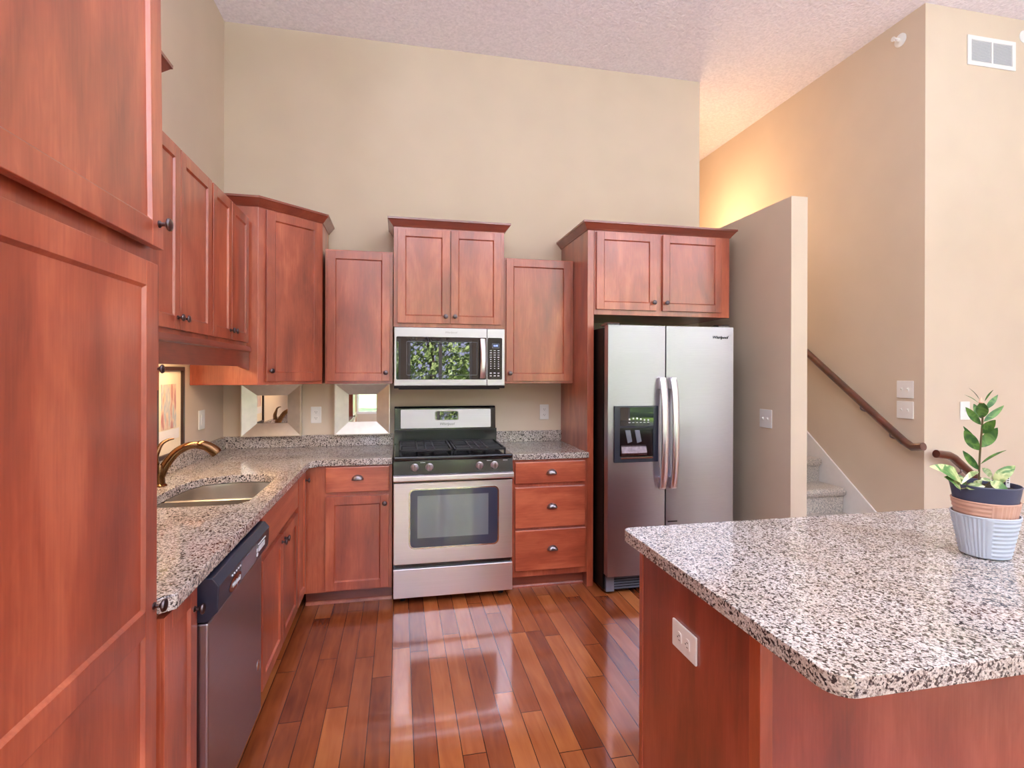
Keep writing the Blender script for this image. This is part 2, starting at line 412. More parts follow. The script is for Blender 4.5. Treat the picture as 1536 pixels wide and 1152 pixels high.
# thin skin so that the corner block's end shows the wall paint of the right-hand wall
# window wall behind the camera
WIN = [(-.95, .02, .5, 2.15), (.17, 1.55, .08, 2.15), (2.35, 4.35, .5, 2.35), (4.8, 7.1, .08, 2.35)]
ADDED_HI = [(-.95, .02, 2.6, 3.5), (.17, 1.55, 2.6, 3.5), (2.35, 4.35, 2.6, 3.5), (4.8, 7.1, 2.6, 3.5)]  # upper window row, added to let in more daylight
bm = BM()
xs = [XL, -.45, 1.75, 2.35, 4.35, 4.8, 7.1, XE]
for a, b in ((XL, -.95), (.02, .17), (1.55, 2.35), (4.35, 4.8), (7.1, XE)): box(bm, a, b, YB - T, YB, 0, ZC)
for (a, b, z0, z1), (_, _, h0, h1) in zip(WIN, ADDED_HI):
    box(bm, a, b, YB - T, YB, 0, z0); box(bm, a, b, YB - T, YB, z1, h0); box(bm, a, b, YB - T, YB, h1, ZC)
struct('wall_front', bm, 'wall')
k = 0
for a, b, z0, z1 in WIN + ADDED_HI:
    k += 1
    bm = BM()
    o_, i_ = [(a, z0), (b, z0), (b, z1), (a, z1)], [(a + .05, z0 + .05), (b - .05, z0 + .05), (b - .05, z1 - .05), (a + .05, z1 - .05)]
    frame_ring(bm, o_, i_, YB - .1, YB - .03); m_ = (a + b) / 2
    box(bm, m_ - .035, m_ + .035, YB - .1, YB - .03, z0 + .05, z1 - .05)
    f = struct('window_%d' % k, bm, 'white_trim')
    finish('pane', box(BM(), a + .04, b - .04, YB - .068, YB - .062, z0 + .04, z1 - .04), 'pane', f)
    pl = bpy.data.lights.new('portal', 'AREA'); pl.shape = 'RECTANGLE'; pl.size = b - a; pl.size_y = z1 - z0; pl.cycles.is_portal = True
    po = bpy.data.objects.new('portal', pl); C.objects.link(po); po.location = ((a + b) / 2, YB - .2, (z0 + z1) / 2); po.rotation_euler = (R(90), 0, 0)

# baseboards
struct('baseboard_partition', box(BM(), XB - .012, XB, YP, 3.95, 0, .09), 'white_trim', bev=.003)
struct('baseboard_partition_end', box(BM(), XB - .012, XB + .132, YP - .012, YP, 0, .09), 'white_trim', bev=.003)
struct('baseboard_right', box(BM(), XR, XE, YC - .012, YC, 0, .09), 'white_trim', bev=.003)
struct('trim_1', prism(BM(), [(3.0, 0), (3.08, 0), (6.2, 2.2), (6.2, 2.72), (3.227 - .30, .455 - .224), (2.90, .18), (2.90, 0)], XR - .014, XR, 'X'), 'white_trim', bev=.002)

# ---------------------------------------------------------------- cabinet makers (local frame: front faces -y, x to the right, z up)
def door_bm(x0, x1, z0, z1, stile=.052, t=.02, rec=.007, lean=None, mid=None, y=0.0):
    """shaker door: flat frame, sloped inner lip, recessed panel; mid = list of extra rail centre heights"""
    bm = BM(); yf = y - t
    box(bm, x0, x1, y - t + rec + .001, y, z0, z1)
    zs = [z0] + sorted(mid or []) + [z1]
    # frame
    box(bm, x0, x0 + stile, yf, y - t + rec + .002, z0, z1); box(bm, x1 - stile, x1, yf, y - t + rec + .002, z0, z1)
    box(bm, x0 + stile, x1 - stile, yf, y - t + rec + .002, z0, z0 + stile); box(bm, x0 + stile, x1 - stile, yf, y - t + rec + .002, z1 - stile, z1)
    for m in (mid or []): box(bm, x0 + stile, x1 - stile, yf, y - t + rec + .002, m - stile / 2, m + stile / 2)
    # lips
    lo = z0 + stile
    for hi in [m - stile / 2 for m in (mid or [])] + [z1 - stile]:
        l = .006
        O = [(x0 + stile, lo), (x1 - stile, lo), (x1 - stile, hi), (x0 + stile, hi)]
        I = [(x0 + stile + l, lo + l), (x1 - stile - l, lo + l), (x1 - stile - l, hi - l), (x0 + stile + l, hi - l)]
        ov = [bm.verts.new((p[0], yf + .0008, p[1])) for p in O]; iv = [bm.verts.new((p[0], yf + rec + .0012, p[1])) for p in I]
        for i in range(4): bm.faces.new((ov[i], ov[(i + 1) % 4], iv[(i + 1) % 4], iv[i]))
        lo = hi + stile
    if lean:
        for v in bm.verts: v.co.y += lean * (z1 - v.co.z) / (z1 - z0)
    return bm
KNOB = [(0, 0), (.0085, 0), (.0085, .003), (.0048, .006), (.0045, .013), (.010, .017), (.0145, .0195), (.0152, .022), (.0135, .0255), (.008, .0275), (0, .0285)]
def knob(parent, x, z, y, s=1.0):
    return finish('knob', lathe(BM(), [(r * s, h * s) for r, h in KNOB], (x, y, z), (0, -1, 0), 20), 'knob_metal', parent, smooth=True)
def cup_pull(parent, x, z, y, w_=.072, h_=.032, d_=.024):
    bm = BM(); n, m = 14, 6
    rows = []
    for i in range(n + 1):
        a = PI * i / n; row = []
        for j in range(m + 1):
            b = (PI / 2) * j / m
            px = -math.cos(a) * w_ / 2 * math.cos(b * .0) * (1 - .0 * j); 
            # quarter-dome: radius shrinks as it comes forward
            r = math.cos(b)
            row.append(bm.verts.new((x - math.cos(a) * w_ / 2 * (.35 + .65 * r), y - d_ * math.sin(b), z + math.sin(a) * h_ * (.25 + .75 * r))))
        rows.append(row)
    for i in range(n):
        for j in range(m): bm.faces.new((rows[i][j], rows[i + 1][j], rows[i + 1][j + 1], rows[i][j + 1]))
    bm.faces.new([rows[i][m] for i in range(n + 1)])
    o = finish('cup_pull', bm, 'pewter', parent, smooth=True)
    s = o.modifiers.new('thick', 'SOLIDIFY'); s.thickness = .002
    return o
def cabinet(name, label, loc, rz, w_, d_, h_, fronts, toe=None, group=None, body_pts=None, hollow=False, mat='wood'):
    t = thing(name, label, 'cabinet', loc, rz, group)
    bm = BM()
    if body_pts: prism(bm, body_pts, toe or 0, h_)
    elif hollow:
        z0 = toe or 0
        box(bm, 0, .018, 0, d_, z0, h_); box(bm, w_ - .018, w_, 0, d_, z0, h_); box(bm, .018, w_ - .018, 0, d_, z0, z0 + .018)
        box(bm, .018, w_ - .018, d_ - .01, d_, z0 + .018, h_); box(bm, .018, w_ - .018, 0, .018, z0 + .018, h_)
    else: box(bm, 0, w_, 0, d_, toe or 0, h_)
    finish('body', bm, mat, t, bev=.0012)
    if toe:
        bm = BM(); box(bm, 0.001, w_ - .001, .075, .09, 0, toe)
        finish('toe_kick', bm, 'wood_dark', t)
        bm = BM(); prism(bm, [(.062, .001), (.075, .001), (.075, .02), (.070, .018), (.064, .010)], .001, w_ - .001, 'X')
        finish('shoe_moulding', bm, 'wood', t)
    for f in fronts:
        if f[0] == 'door':
            _, x0, x1, z0, z1, kx, kz = f[:7]; ex = f[7] if len(f) > 7 else {}
            d = finish('door', door_bm(x0, x1, z0, z1, **ex), 'wood', t, bev=.0015)
            if kx is not None: knob(d, kx, kz, -.0195 + (ex.get('lean', 0) or 0) * (z1 - kz) / (z1 - z0))
        else:
            _, x0, x1, z0, z1, px, pz = f
            bm = BM(); box(bm, x0, x1, -.02, 0, z0, z1)
            d = finish('drawer' if px is not None else 'false_front', bm, 'wood_h', t, bev=.004)
            if px is not None: cup_pull(d, px, pz, -.02)
    return t
CROWN = [(0, 0), (.004, 0), (.010, .010), (.034, .040), (.040, .044), (.040, .056), (0, .056)]
def crown(parent, path, z, outer=.0):
    return finish('crown_moulding', sweep(BM(), path, [(o, z + h) for o, h in CROWN]), 'wood_dark', parent)

# ---- left run (faces +X): local x = world Y, local y = -world X
LR = PI / 2
PX = -.57
cabinet('pantry_cabinet', 'tall floor-to-top cherry pantry cabinet at the left edge, nearest the camera', (PX, .78, 0), LR, .63, .62, 2.52,
        [('door', .012, .612, 1.735, 2.49, .588, 1.79, dict(stile=.056, lean=-.010)),
         ('door', .012, .606, .115, 1.70, .590, .915, dict(stile=.056, mid=[.892]))], toe=.1)
t = cabinet('wall_cabinet', 'deep cherry wall cabinet with crown moulding mostly hidden behind the tall pantry', (-.82, 1.413, 1.37), LR, .625, .37, 1.10,
        [('door', .012, .612, .018, 1.085, .585, .09)])
crown(t, [(-.0005, -.001), (.626, -.001), (.626, .37)], 1.095)
UD = .76
def double_wall(label, y0, y1, d, kn, group=None):
    return cabinet('wall_cabinet', label, (-.892, y0, 1.60), LR, y1 - y0, .30, UD,
        [('door', d[0] - y0, d[1] - y0, .02, UD - .006, kn[0] - y0, .068), ('door', d[2] - y0, d[3] - y0, .02, UD - .006, kn[1] - y0, .068)])
double_wall('cherry double-door wall cabinet above the sink, the one nearer the camera beside the pantry', 2.04, 2.789, (2.052, 2.405, 2.411, 2.776), (2.378, 2.438))
double_wall('cherry double-door wall cabinet above the sink, the farther one beside the corner cabinet', 2.791, 3.437, (2.798, 3.084, 3.09, 3.407), (3.058, 3.116))
va = thing('valance', 'cherry valance board under the wall cabinets above the sink', 'valance', (-.875, 2.042, 1.48), LR)
bm = BM(); prism(bm, [(0, 0), (1.20, 0), (1.22, -.002), (1.39, -.022), (1.39, .119), (0, .119)], 0, .016, 'Y'); finish('board', bm, 'wood_dark', va, bev=.001)
bm = BM(); prism(bm, [(-.0005, .085), (-.012, .090), (-.012, .098), (-.004, .118), (-.0005, .118)], 0, 1.39, 'X'); finish('bead', bm, 'wood_dark', va)
# corner wall cabinet (world-aligned)
t = thing('wall_cabinet', 'tall diagonal corner wall cabinet with crown moulding, single door', 'cabinet', (-.83, 3.44, 1.37))
poly = [(XL + .002 + .83, 0), (0, 0), (.325, .30), (.325, .607), (XL + .002 + .83, .607)]
finish('body', prism(BM(), poly, 0, 1.07), 'wood', t, bev=.0012)
ang = math.atan2(.30, .325); dl = math.hypot(.30, .325)
e = door_bm(.045, dl - .02, .02, 1.055, stile=.055)
rot = Matrix.Rotation(ang, 4, 'Z'); bmesh.ops.transform(e, matrix=rot, verts=e.verts[:])
d = finish('door', e, 'wood', t, bev=.0015)
kb = lathe(BM(), KNOB, (0, 0, 0), (0, -1, 0), 20); bmesh.ops.transform(kb, matrix=rot @ Matrix.Translation((.07, -.0195, .085)), verts=kb.verts[:])
finish('knob', kb, 'knob_metal', d, smooth=True)
crown(t, [(XL + .002 + .83, -.001), (0, -.001), (.326, .30), (.326, .607)], 1.065)
# back run uppers
def up_back(label, x0, x1, z0, z1, yf, fr, crowned=False):
    t = cabinet('wall_cabinet', label, (x0, yf, z0), 0, x1 - x0, YW - yf - .003, z1 - z0, fr)
    if crowned: crown(t, [(-.001, YW - yf - .003), (-.001, -.001), (x1 - x0 + .001, -.001), (x1 - x0 + .001, YW - yf - .003)], z1 - z0 - .008)
    return t
up_back('single-door cherry wall cabinet left of the microwave', -.487, -.048, 1.37, 2.267, 3.74, [('door', .014, .419, .018, .886, .393, .075)])
up_back('raised double-door cherry wall cabinet with crown above the microwave', -.043, .720, 1.757, 2.447, 3.72,
        [('door', .026, .378, .027, .669, .350, .075), ('door', .386, .738, .027, .669, .414, .075)], True)
up_back('single-door cherry wall cabinet right of the microwave', .724, 1.2405, 1.37, 2.265, 3.74, [('door', .014, .492, .018, .886, .040, .073)])
pn = thing('end_panel', 'full-height cherry side panel left of the refrigerator', 'panel', (1.243, 3.44, 0))
finish('panel', box(BM(), 0, .045, 0, YW - 3.44 - .003, 0, 2.425), 'wood', pn, bev=.002)
t = cabinet('wall_cabinet', 'wide double-door cherry cabinet with crown above the refrigerator', (1.2895, 3.44, 1.845), 0, 1.0265, YW - 3.443, .58,
        [('door', .012, .452, .035, .562, .428, .09), ('door', .498, .955, .035, .562, .523, .09)])
crown(t, [(-.0475, YW - 3.443), (-.0475, -.001), (1.0275, -.001), (1.0275, YW - 3.443)], .572)

# base cabinets
cabinet('base_cabinet', 'narrow one-door cherry base cabinet between the pantry and the dishwasher', (PX, 1.414, 0), LR, .233, .61, .874,
        [('door', .014, .226, .115, .86, .204, .80, dict(stile=.045))], toe=.1)
cabinet('base_cabinet', 'cherry sink base cabinet with two doors, past the dishwasher', (PX, 2.256, 0), LR, .90, .61, .874,
        [('door', .12, .507, .128, .668, .48, .635), ('door', .514, .892, .128, .668, .541, .635), ('false', .12, .892, .70, .862, None, None)], toe=.1, hollow=True)
bmx = BM()
t = cabinet('base_cabinet', 'narrow-door cherry base cabinet in the inside corner', (PX, 3.159, 0), LR, .275, .61, .874,
        [('door', .012, .252, .128, .862, .225, .80, dict(stile=.045))], toe=.1)
cabinet('base_cabinet', 'cherry base cabinet with one drawer over one door, left of the range', (PX + .002, 3.44, 0), 0, .523, .607, .874,
        [('drawer', .127, .506, .711, .866, .316, .786), ('door', .127, .503, .112, .686, .478, .637)], toe=.1)
cabinet('base_cabinet', 'three-drawer cherry base cabinet right of the range', (.724, 3.44, 0), 0, .5175, .607, .874,
        [('drawer', .017, .50, .718, .859, .264, .778), ('drawer', .017, .50, .424, .693, .268, .552), ('drawer', .017, .504, .143, .410, .272, .272)], toe=.1)

# ---------------------------------------------------------------- countertops
def slab(name, outer, holes, z0, z1, parent, bev=.004):
    bm = BM(); es = []
    for lp in [outer] + holes:
        vs = [bm.verts.new((x, y, z0)) for x, y in lp]
        es += [bm.edges.new((vs[i], vs[(i + 1) % len(vs)])) for i in range(len(vs))]
    bmesh.ops.triangle_fill(bm, edges=es, use_beauty=True)
    r = bmesh.ops.extrude_face_region(bm, geom=bm.faces[:])
    for v in r['geom']:
        if isinstance(v, bmesh.types.BMVert): v.co.z = z1
    return finish(name, bm, 'granite', parent, bev=bev)
sink_loop = [(-.612, 2.405), (-.640, 2.362), (-.69, 2.350), (-.90, 2.350), (-.965, 2.365), (-1.005, 2.405), (-1.018, 2.48), (-1.02, 2.58), (-1.016, 2.75), (-1.0, 2.88),
             (-.965, 2.955), (-.91, 2.99), (-.84, 3.01), (-.76, 3.015), (-.69, 3.0), (-.645, 2.965), (-.618, 2.90), (-.61, 2.80)]
ct = thing('countertop', 'L-shaped speckled granite countertop with the sink cut into it', 'countertop', (0, 0, .875))
slab('worktop', [(XL + .002, 1.414), (-.56, 1.414), (-.527, 1.44), (-.526, 3.36), (-.47, 3.416), (-.044, 3.416), (-.044, YW - .002), (XL + .002, YW - .002)], [sink_loop], 0, .039, ct)
bm = BM(); box(bm, XL + .002, XL + .022, 1.414, YW - .002, .0395, .122); box(bm, XL + .022, -.044, YW - .022, YW - .002, .0395, .122); finish('backsplash', bm, 'granite', ct, bev=.002)
ct = thing('countertop', 'short granite countertop between the range and the refrigerator panel', 'countertop', (.7225, 3.416, .875))
slab('worktop', [(0, 0), (.526, 0), (.526, .018), (.519, .024), (.519, .632), (0, .632)], [], 0, .039, ct)
finish('backsplash', box(BM(), 0, .519, .612, .632, .0395, .122), 'granite', ct, bev=.002)

# ---------------------------------------------------------------- sink
def clip(poly, sgn, y0):
    out = []
    for i in range(len(poly)):
        a, b = poly[i - 1], poly[i]
        ia, ib = sgn * (a[1] - y0) >= 0, sgn * (b[1] - y0) >= 0
        if ia != ib:
            t = (y0 - a[1]) / (b[1] - a[1]); out.append((a[0] + t * (b[0] - a[0]), y0))
        if ib: out.append(b)
    return out
snk = thing('sink', 'double-bowl stainless undermount sink in the granite countertop', 'sink', (-.8, 2.6, .67))
for sg, yc in ((1, 2.645), (-1, 2.615)):
    pl = clip(sink_loop, sg, yc); cx_ = sum(p[0] for p in pl) / len(pl); cy_ = sum(p[1] for p in pl) / len(pl)
    bm = BM(); rings = []
    for sc_, z in ((1.06 if True else 1, .204), (1.0, .2035), (.985, .18), (.95, .04), (.90, .012), (.82, .002), (.12, 0)):
        rings.append([bm.verts.new((cx_ + (p[0] - cx_) * sc_ + .8, min(max(cy_ + (p[1] - cy_) * sc_, 2.646 if sg > 0 else 0), 9 if sg > 0 else 2.614) - 2.6 + (0.0), z)) for p in pl])
    n = len(pl)
    for a, b in zip(rings, rings[1:]):
        for i in range(n): bm.faces.new((a[i], a[(i + 1) % n], b[(i + 1) % n], b[i]))
    bm.faces.new(rings[-1])
    b_ = finish('bowl', bm, 'steel_sink', snk, smooth=True)
    s = b_.modifiers.new('thick', 'SOLIDIFY'); s.thickness = .0015
    finish('drain', lathe(BM(), [(0, .004), (.03, .003), (.042, .006), (.045, .002), (.045, .0)], (cx_ + .8, cy_ - 2.6, .001)), 'chrome', b_, smooth=True)
finish('divider', box(BM(), -.218, .186, .0155, .0445, .150, .204), 'steel_sink', snk, bev=.008)

# ---------------------------------------------------------------- faucet
fa = thing('faucet', 'antique bronze pull-out kitchen faucet behind the sink', 'faucet', (-1.10, 2.79, .914))
finish('base', lathe(BM(), [(0, 0), (.034, 0), (.034, .006), (.026, .012), (.024, .05), (.026, .075), (.020, .10), (0, .10)]), 'bronze', fa, smooth=True)
finish('spout', tube(BM(), smooth_path([(.0, .0, .03), (.02, .01, .09), (.06, .028, .150), (.105, .044, .178), (.145, .056, .182)], 6), [.022 - .0002 * i for i in range(25)], 16), 'bronze', fa, smooth=True)
finish('spray_head', tube(BM(), smooth_path([(.142, .055, .182), (.175, .066, .176), (.205, .076, .155), (.222, .082, .135)], 5), [.0175, .020, .021, .022, .0225, .023, .0235, .024, .0245, .025, .0255, .026, .0265, .027, .027, .026], 16), 'bronze', fa, smooth=True)
finish('handle', tube(BM(), smooth_path([(-.02, .005, .095), (-.022, .01, .135), (-.012, .016, .165), (.0, .03, .195), (.02, .048, .210), (.04, .062, .214)], 5),
                      [.019, .019, .018, .018, .017, .016, .016, .015, .014, .013, .012, .011, .010, .0095, .009, .0085, .008, .0075, .007, .0065, .006, .0055, .005, .0045, .004, .003], 14), 'bronze', fa, smooth=True)

# ---------------------------------------------------------------- dishwasher
dw = thing('dishwasher', 'stainless dishwasher with dark control console beside the sink cabinet', 'dishwasher', (-.56, 1.651, 0), LR)
finish('body', box(BM(), 0, .60, .012, .60, .1, .868), 'black_side', dw)
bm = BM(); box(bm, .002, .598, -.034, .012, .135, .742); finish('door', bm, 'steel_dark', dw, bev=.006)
bm = BM(); prism(bm, [(.012, .744), (-.030, .744), (-.058, .772), (-.062, .845), (-.045, .868), (.012, .868)], .001, .599, 'X')
con = finish('console', bm, 'navy_plastic', dw, bev=.003)
def on_console(name, u0, u1, v0, v1, mat, th=.0015, pts=None):
    # sloped face between (y=-.058,z=.772) and (y=-.062,z=.845)
    def yy(z): return -.058 - .004 * (z - .772) / .073
    bm = BM(); P4 = pts or rrect(u0, u1, v0, v1, .008, 4)
    lo = [bm.verts.new((p[0], yy(p[1]) + .0005, p[1])) for p in P4]; hi = [bm.verts.new((p[0], yy(p[1]) - th, p[1])) for p in P4]
    n = len(P4); bm.faces.new(lo); bm.faces.new(hi)
    for i in range(n): bm.faces.new((lo[i], lo[(i + 1) % n], hi[(i + 1) % n], hi[i]))
    return finish(name, bm, mat, con)
on_console('handle_recess', .22, .40, .778, .838, 'grey_plastic')
on_console('badge_panel', .10, .225, .776, .822, 'dark_glass', pts=[(.10 + .0625 * (1 - math.cos(a)), .797 + .024 * math.sin(a) * (1 if math.sin(a) < 0 else 1.0)) for a in [2 * PI * i / 20 for i in range(20)]])
bm = BM()
for i in range(5): box(bm, .12 + i * .021, .126 + i * .021, -.0642, -.061, .8285, .8325)
finish('indicator_lights', bm, 'mark_light', con); bm = BM()
for i in range(4): box(bm, .44 + i * .022, .455 + i * .022, -.0632, -.060, .800, .818)
for i in range(6): box(bm, .43 + i * .018, .44 + i * .018, -.0642, -.061, .826, .829)
box(bm, .412, .424, -.0632, -.060, .79, .80); box(bm, .412, .424, -.0632, -.060, .805, .815)
finish('buttons', bm, 'mark_light', con)
text_part('logo', 'Whirlpool', .019, 'mark_light', con, (.165, -.0625, .795), (R(90), 0, 0), .3)
bm = BM(); lathe(bm, [(0, 0), (.02, 0), (.02, .001), (0, .0012)], (.55, -.034, .33), (0, -1, 0)); finish('badge', bm, 'chrome', dw)
finish('toe_panel', box(BM(), .004, .596, .03, .05, 0, .13), 'black_side', dw)

# ---------------------------------------------------------------- range
rg = thing('gas_range', 'stainless gas range with black cooktop under the microwave', 'range', (-.038, 3.395, 0))
W_ = .754
finish('body', box(BM(), .002, W_ - .002, .035, .635, .035, .905), 'black', rg)
for x in (.06, W_ - .06):
    for y in (.08, .56): finish('foot', lathe(BM(), [(0, 0), (.018, 0), (.018, .008), (.010, .014), (.010, .036), (0, .036)], (x, y, 0)), 'black_matte', rg)
dr = finish('storage_drawer', box(BM(), 0, W_, -.012, .034, .045, .226), 'steel', rg, bev=.004)
finish('dark_gap', box(BM(), .01, W_ - .01, .004, .034, .227, .25), 'black', rg)  # black strip stands in for the shaded gap between door and drawer
od = finish('oven_door', box(BM(), 0, W_, -.004, .034, .251, .758), 'steel', rg, bev=.005)
fr_ = frame_ring(BM(), rrect(.095, .665, .345, .722, .035, 6), rrect(.104, .656, .354, .713, .028, 6), -.0035, -.0075)
finish('window_trim', fr_, 'chrome', od)
finish('window_border', prism(BM(), rrect(.104, .656, .354, .713, .028, 6), -.0042, -.0058, 'Y'), 'oven_glass', od)
bm = BM(); box(bm, .148, .596, -.0074, -.0057, .412, .676)
finish('window', bm, 'dark_glass' if False else glassy('oven_inner_glass', (116, 124, 132)), od)
bm = BM(); prism(bm, [(-.045, .774), (-.050, .781), (-.050, .806), (-.043, .812), (-.030, .812), (-.030, .774)], .0, W_, 'X'); box(bm, .02, .05, -.031, -.003, .776, .80) if False else None
ha = finish('oven_handle', bm, 'steel', rg, bev=.002)
bm = BM(); box(bm, .0, W_, -.030, .034, .774, .812); finish('handle_mount', bm, 'steel', ha)
finish('door_gap', box(BM(), .004, W_ - .004, .0, .034, .758, .774), 'black', rg)
cp = finish('control_panel', prism(BM(), [(.034, .813), (-.022, .813), (-.006, .893), (-.006, .900), (.034, .900)], .0, W_, 'X'), 'black', rg, bev=.002)
for i, x in enumerate((.130, .221, .537, .633)):
    z = .857; y = -.022 + (z - .813) * .2 - .001
    bm = lathe(BM(), [(0, 0), (.025, 0), (.025, .004), (.021, .007), (.019, .022), (.015, .026), (0, .026)], (x, y, z), (0, -1, -.2), 24)
    kn = finish('burner_knob', bm, 'steel_satin', cp, smooth=True)
    bm = BM(); box(bm, x - .004, x + .004, y - .032, y - .02, z - .019, z + .019); finish('grip', bm, 'pewter', kn, bev=.002)
bm = BM()
for x in (.165, .69, .585): finish('dial_mark', box(BM(), x, x + .03, -.0104, -.006, .884, .886), 'mark_light', cp)
ck = finish('cooktop', box(BM(), .0, W_, -.018, .60, .901, .925), 'black', rg, bev=.008)
for gx0, gx1 in ((.035, .372), (.382, .719)):
    bm = BM(); y0, y1 = .045, .50; zt = .958
    for x in (gx0, gx1 - .012): box(bm, x, x + .012, y0, y1, zt - .014, zt)
    for y in (y0, y1 - .012, (y0 + y1) / 2 - .006): box(bm, gx0, gx1, y, y + .012, zt - .014, zt)
    for y in (y0 + .07, y0 + .11, y0 + .15, y1 - .08, y1 - .12, y1 - .16): box(bm, gx0 + .02, gx1 - .02, y, y + .010, zt - .013, zt - .001)
    for x in (gx0 + .11, (gx0 + gx1) / 2 - .005, gx1 - .12): box(bm, x, x + .010, y0, y1, zt - .013, zt)
    for x in (gx0, gx1 - .012):
        for y in (y0, y1 - .012): box(bm, x, x + .012, y, y + .012, .925, zt - .01)
    finish('grate', bm, 'black_matte', ck, bev=.002)
    for y in (.14, .40):
        finish('burner', lathe(BM(), [(0, .926), (.05, .926), (.05, .932), (.036, .934), (.036, .940), (0, .942)], ((gx0 + gx1) / 2, y, 0)), 'black_matte', ck, smooth=True)
finish('riser', box(BM(), .0, W_, .585, .60, .926, 1.03), glassy('black_gloss_riser', (60, 64, 60), .16), rg)
bk = finish('backguard', prism(BM(), [(.560, 1.026), (.57, 1.185), (.58, 1.198), (.635, 1.198), (.635, .905), (.602, .905), (.602, 1.026)], .0, W_ - .012, 'X'), 'black', rg, bev=.004)
def bgy(z): return .560 + .01 * (z - 1.026) / .159
def bgplate(name, x0, x1, z0, z1, th, mat, r=.006):
    P4 = rrect(x0, x1, z0, z1, r, 4); bm = BM()
    lo = [bm.verts.new((p[0], bgy(p[1]) + .001, p[1])) for p in P4]; hi = [bm.verts.new((p[0], bgy(p[1]) - th, p[1])) for p in P4]
    n = len(P4); bm.faces.new(lo); bm.faces.new(hi)
    for i in range(n): bm.faces.new((lo[i], lo[(i + 1) % n], hi[(i + 1) % n], hi[i]))
    return finish(name, bm, mat, bk)
bgplate('steel_fascia', .045, .705, 1.040, 1.176, .003, 'steel_satin')
bgplate('clock_bezel', .290, .466, 1.094, 1.166, .0045, 'pewter', .014)
ds = bgplate('clock_display', .296, .460, 1.099, 1.161, .0055, 'dark_glass', .011)
bm = BM()
for x in (.318, .339, .375, .413, .434): box(bm, x, x + .014, bgy(1.13) - .0066, bgy(1.13) - .005, 1.126, 1.133)
box(bm, .352, .405, bgy(1.15) - .0066, bgy(1.15) - .005, 1.142, 1.156)
finish('clock_buttons', bm, 'grey_plastic', bk)
text_part('logo', 'Whirlpool', .026, 'mark', bk, (.378, bgy(1.07) - .0035, 1.068), (R(90), 0, 0), .3)
finish('lower_trim', box(BM(), .004, W_ - .016, .556, .564, 1.018, 1.030), 'black_matte', bk)

# ---------------------------------------------------------------- microwave
mw = thing('microwave', 'stainless over-the-range microwave hung below the raised cabinet', 'microwave', (-.038, 3.67, 1.339))
H_ = .412
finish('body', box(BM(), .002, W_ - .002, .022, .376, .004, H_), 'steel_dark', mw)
bm = BM(); box(bm, 0, .628, -.002, .022, .018, H_); dd = finish('door', bm, 'steel_satin', mw, bev=.003)
bm = BM(); box(bm, .630, W_, -.002, .022, .018, H_); pp = finish('control_side', bm, 'steel_satin', mw, bev=.003)
finish('glass', prism(BM(), rrect(.014, .624, .060, .350, .008, 4), -.0035, -.0015, 'Y'), 'dark_glass', dd)
bm = frame_ring(BM(), rrect(.082, .560, .090, .318, .004, 2), rrect(.084, .558, .092, .316, .003, 2), -.0034, -.0042); finish('window_outline', bm, 'grey_plastic', dd)
bm = BM()
prof = smooth_path([(.596, -.020, .070), (.597, -.034, .12), (.598, -.040, .205), (.597, -.034, .29), (.596, -.020, .340)], 4)
tube(bm, prof, .019, 12, flat=.35)
for z in (.082, .328): box(bm, .588, .604, -.024, -.002, z - .010, z + .010)
finish('handle', bm, 'steel', dd, smooth=True)
finish('keypad_glass', prism(BM(), rrect(.634, .736, .060, .350, .008, 4), -.0035, -.0015, 'Y'), 'black', pp)
finish('display', prism(BM(), rrect(.664, .716, .278, .312, .003, 3), -.0045, -.003, 'Y'), 'grey_plastic', pp)
finish('display_screen', prism(BM(), rrect(.668, .712, .282, .308, .002, 3), -.0052, -.0042, 'Y'), 'navy_plastic', pp)
text_part('clock_digits', '12:34' if False else '8:88', .018, 'display', pp, (.690, -.0056, .295), (R(90), 0, 0))
bm = BM()
for r_ in range(9):
    for c_ in range(3):
        x = .656 + c_ * .027; z = .262 - r_ * .0155; s = .007 if r_ < 4 else .004
        box(bm, x - s, x + s, -.0042, -.003, z - .0022, z + .0022)
finish('keys', bm, 'mark_light', pp); bm = BM()
for r_ in range(2):
    for c_ in range(3):
        x = .656 + c_ * .027; z = .105 - r_ * .019; box(bm, x - .007, x + .007, -.0042, -.003, z - .003, z + .003)
finish('start_keys', bm, 'mark_light', pp)
text_part('logo', 'Whirlpool', .020, 'pewter', dd, (.378, -.0025, .382), (R(90), 0, 0), .3)
bm = BM(); prism(bm, [(.0, 0), (.022, 0), (.022, .017), (-.006, .017)], .0, W_, 'X'); box(bm, .03, W_ - .03, .03, .36, -.008, .004); finish('bottom_vent', bm, 'black_matte', mw)

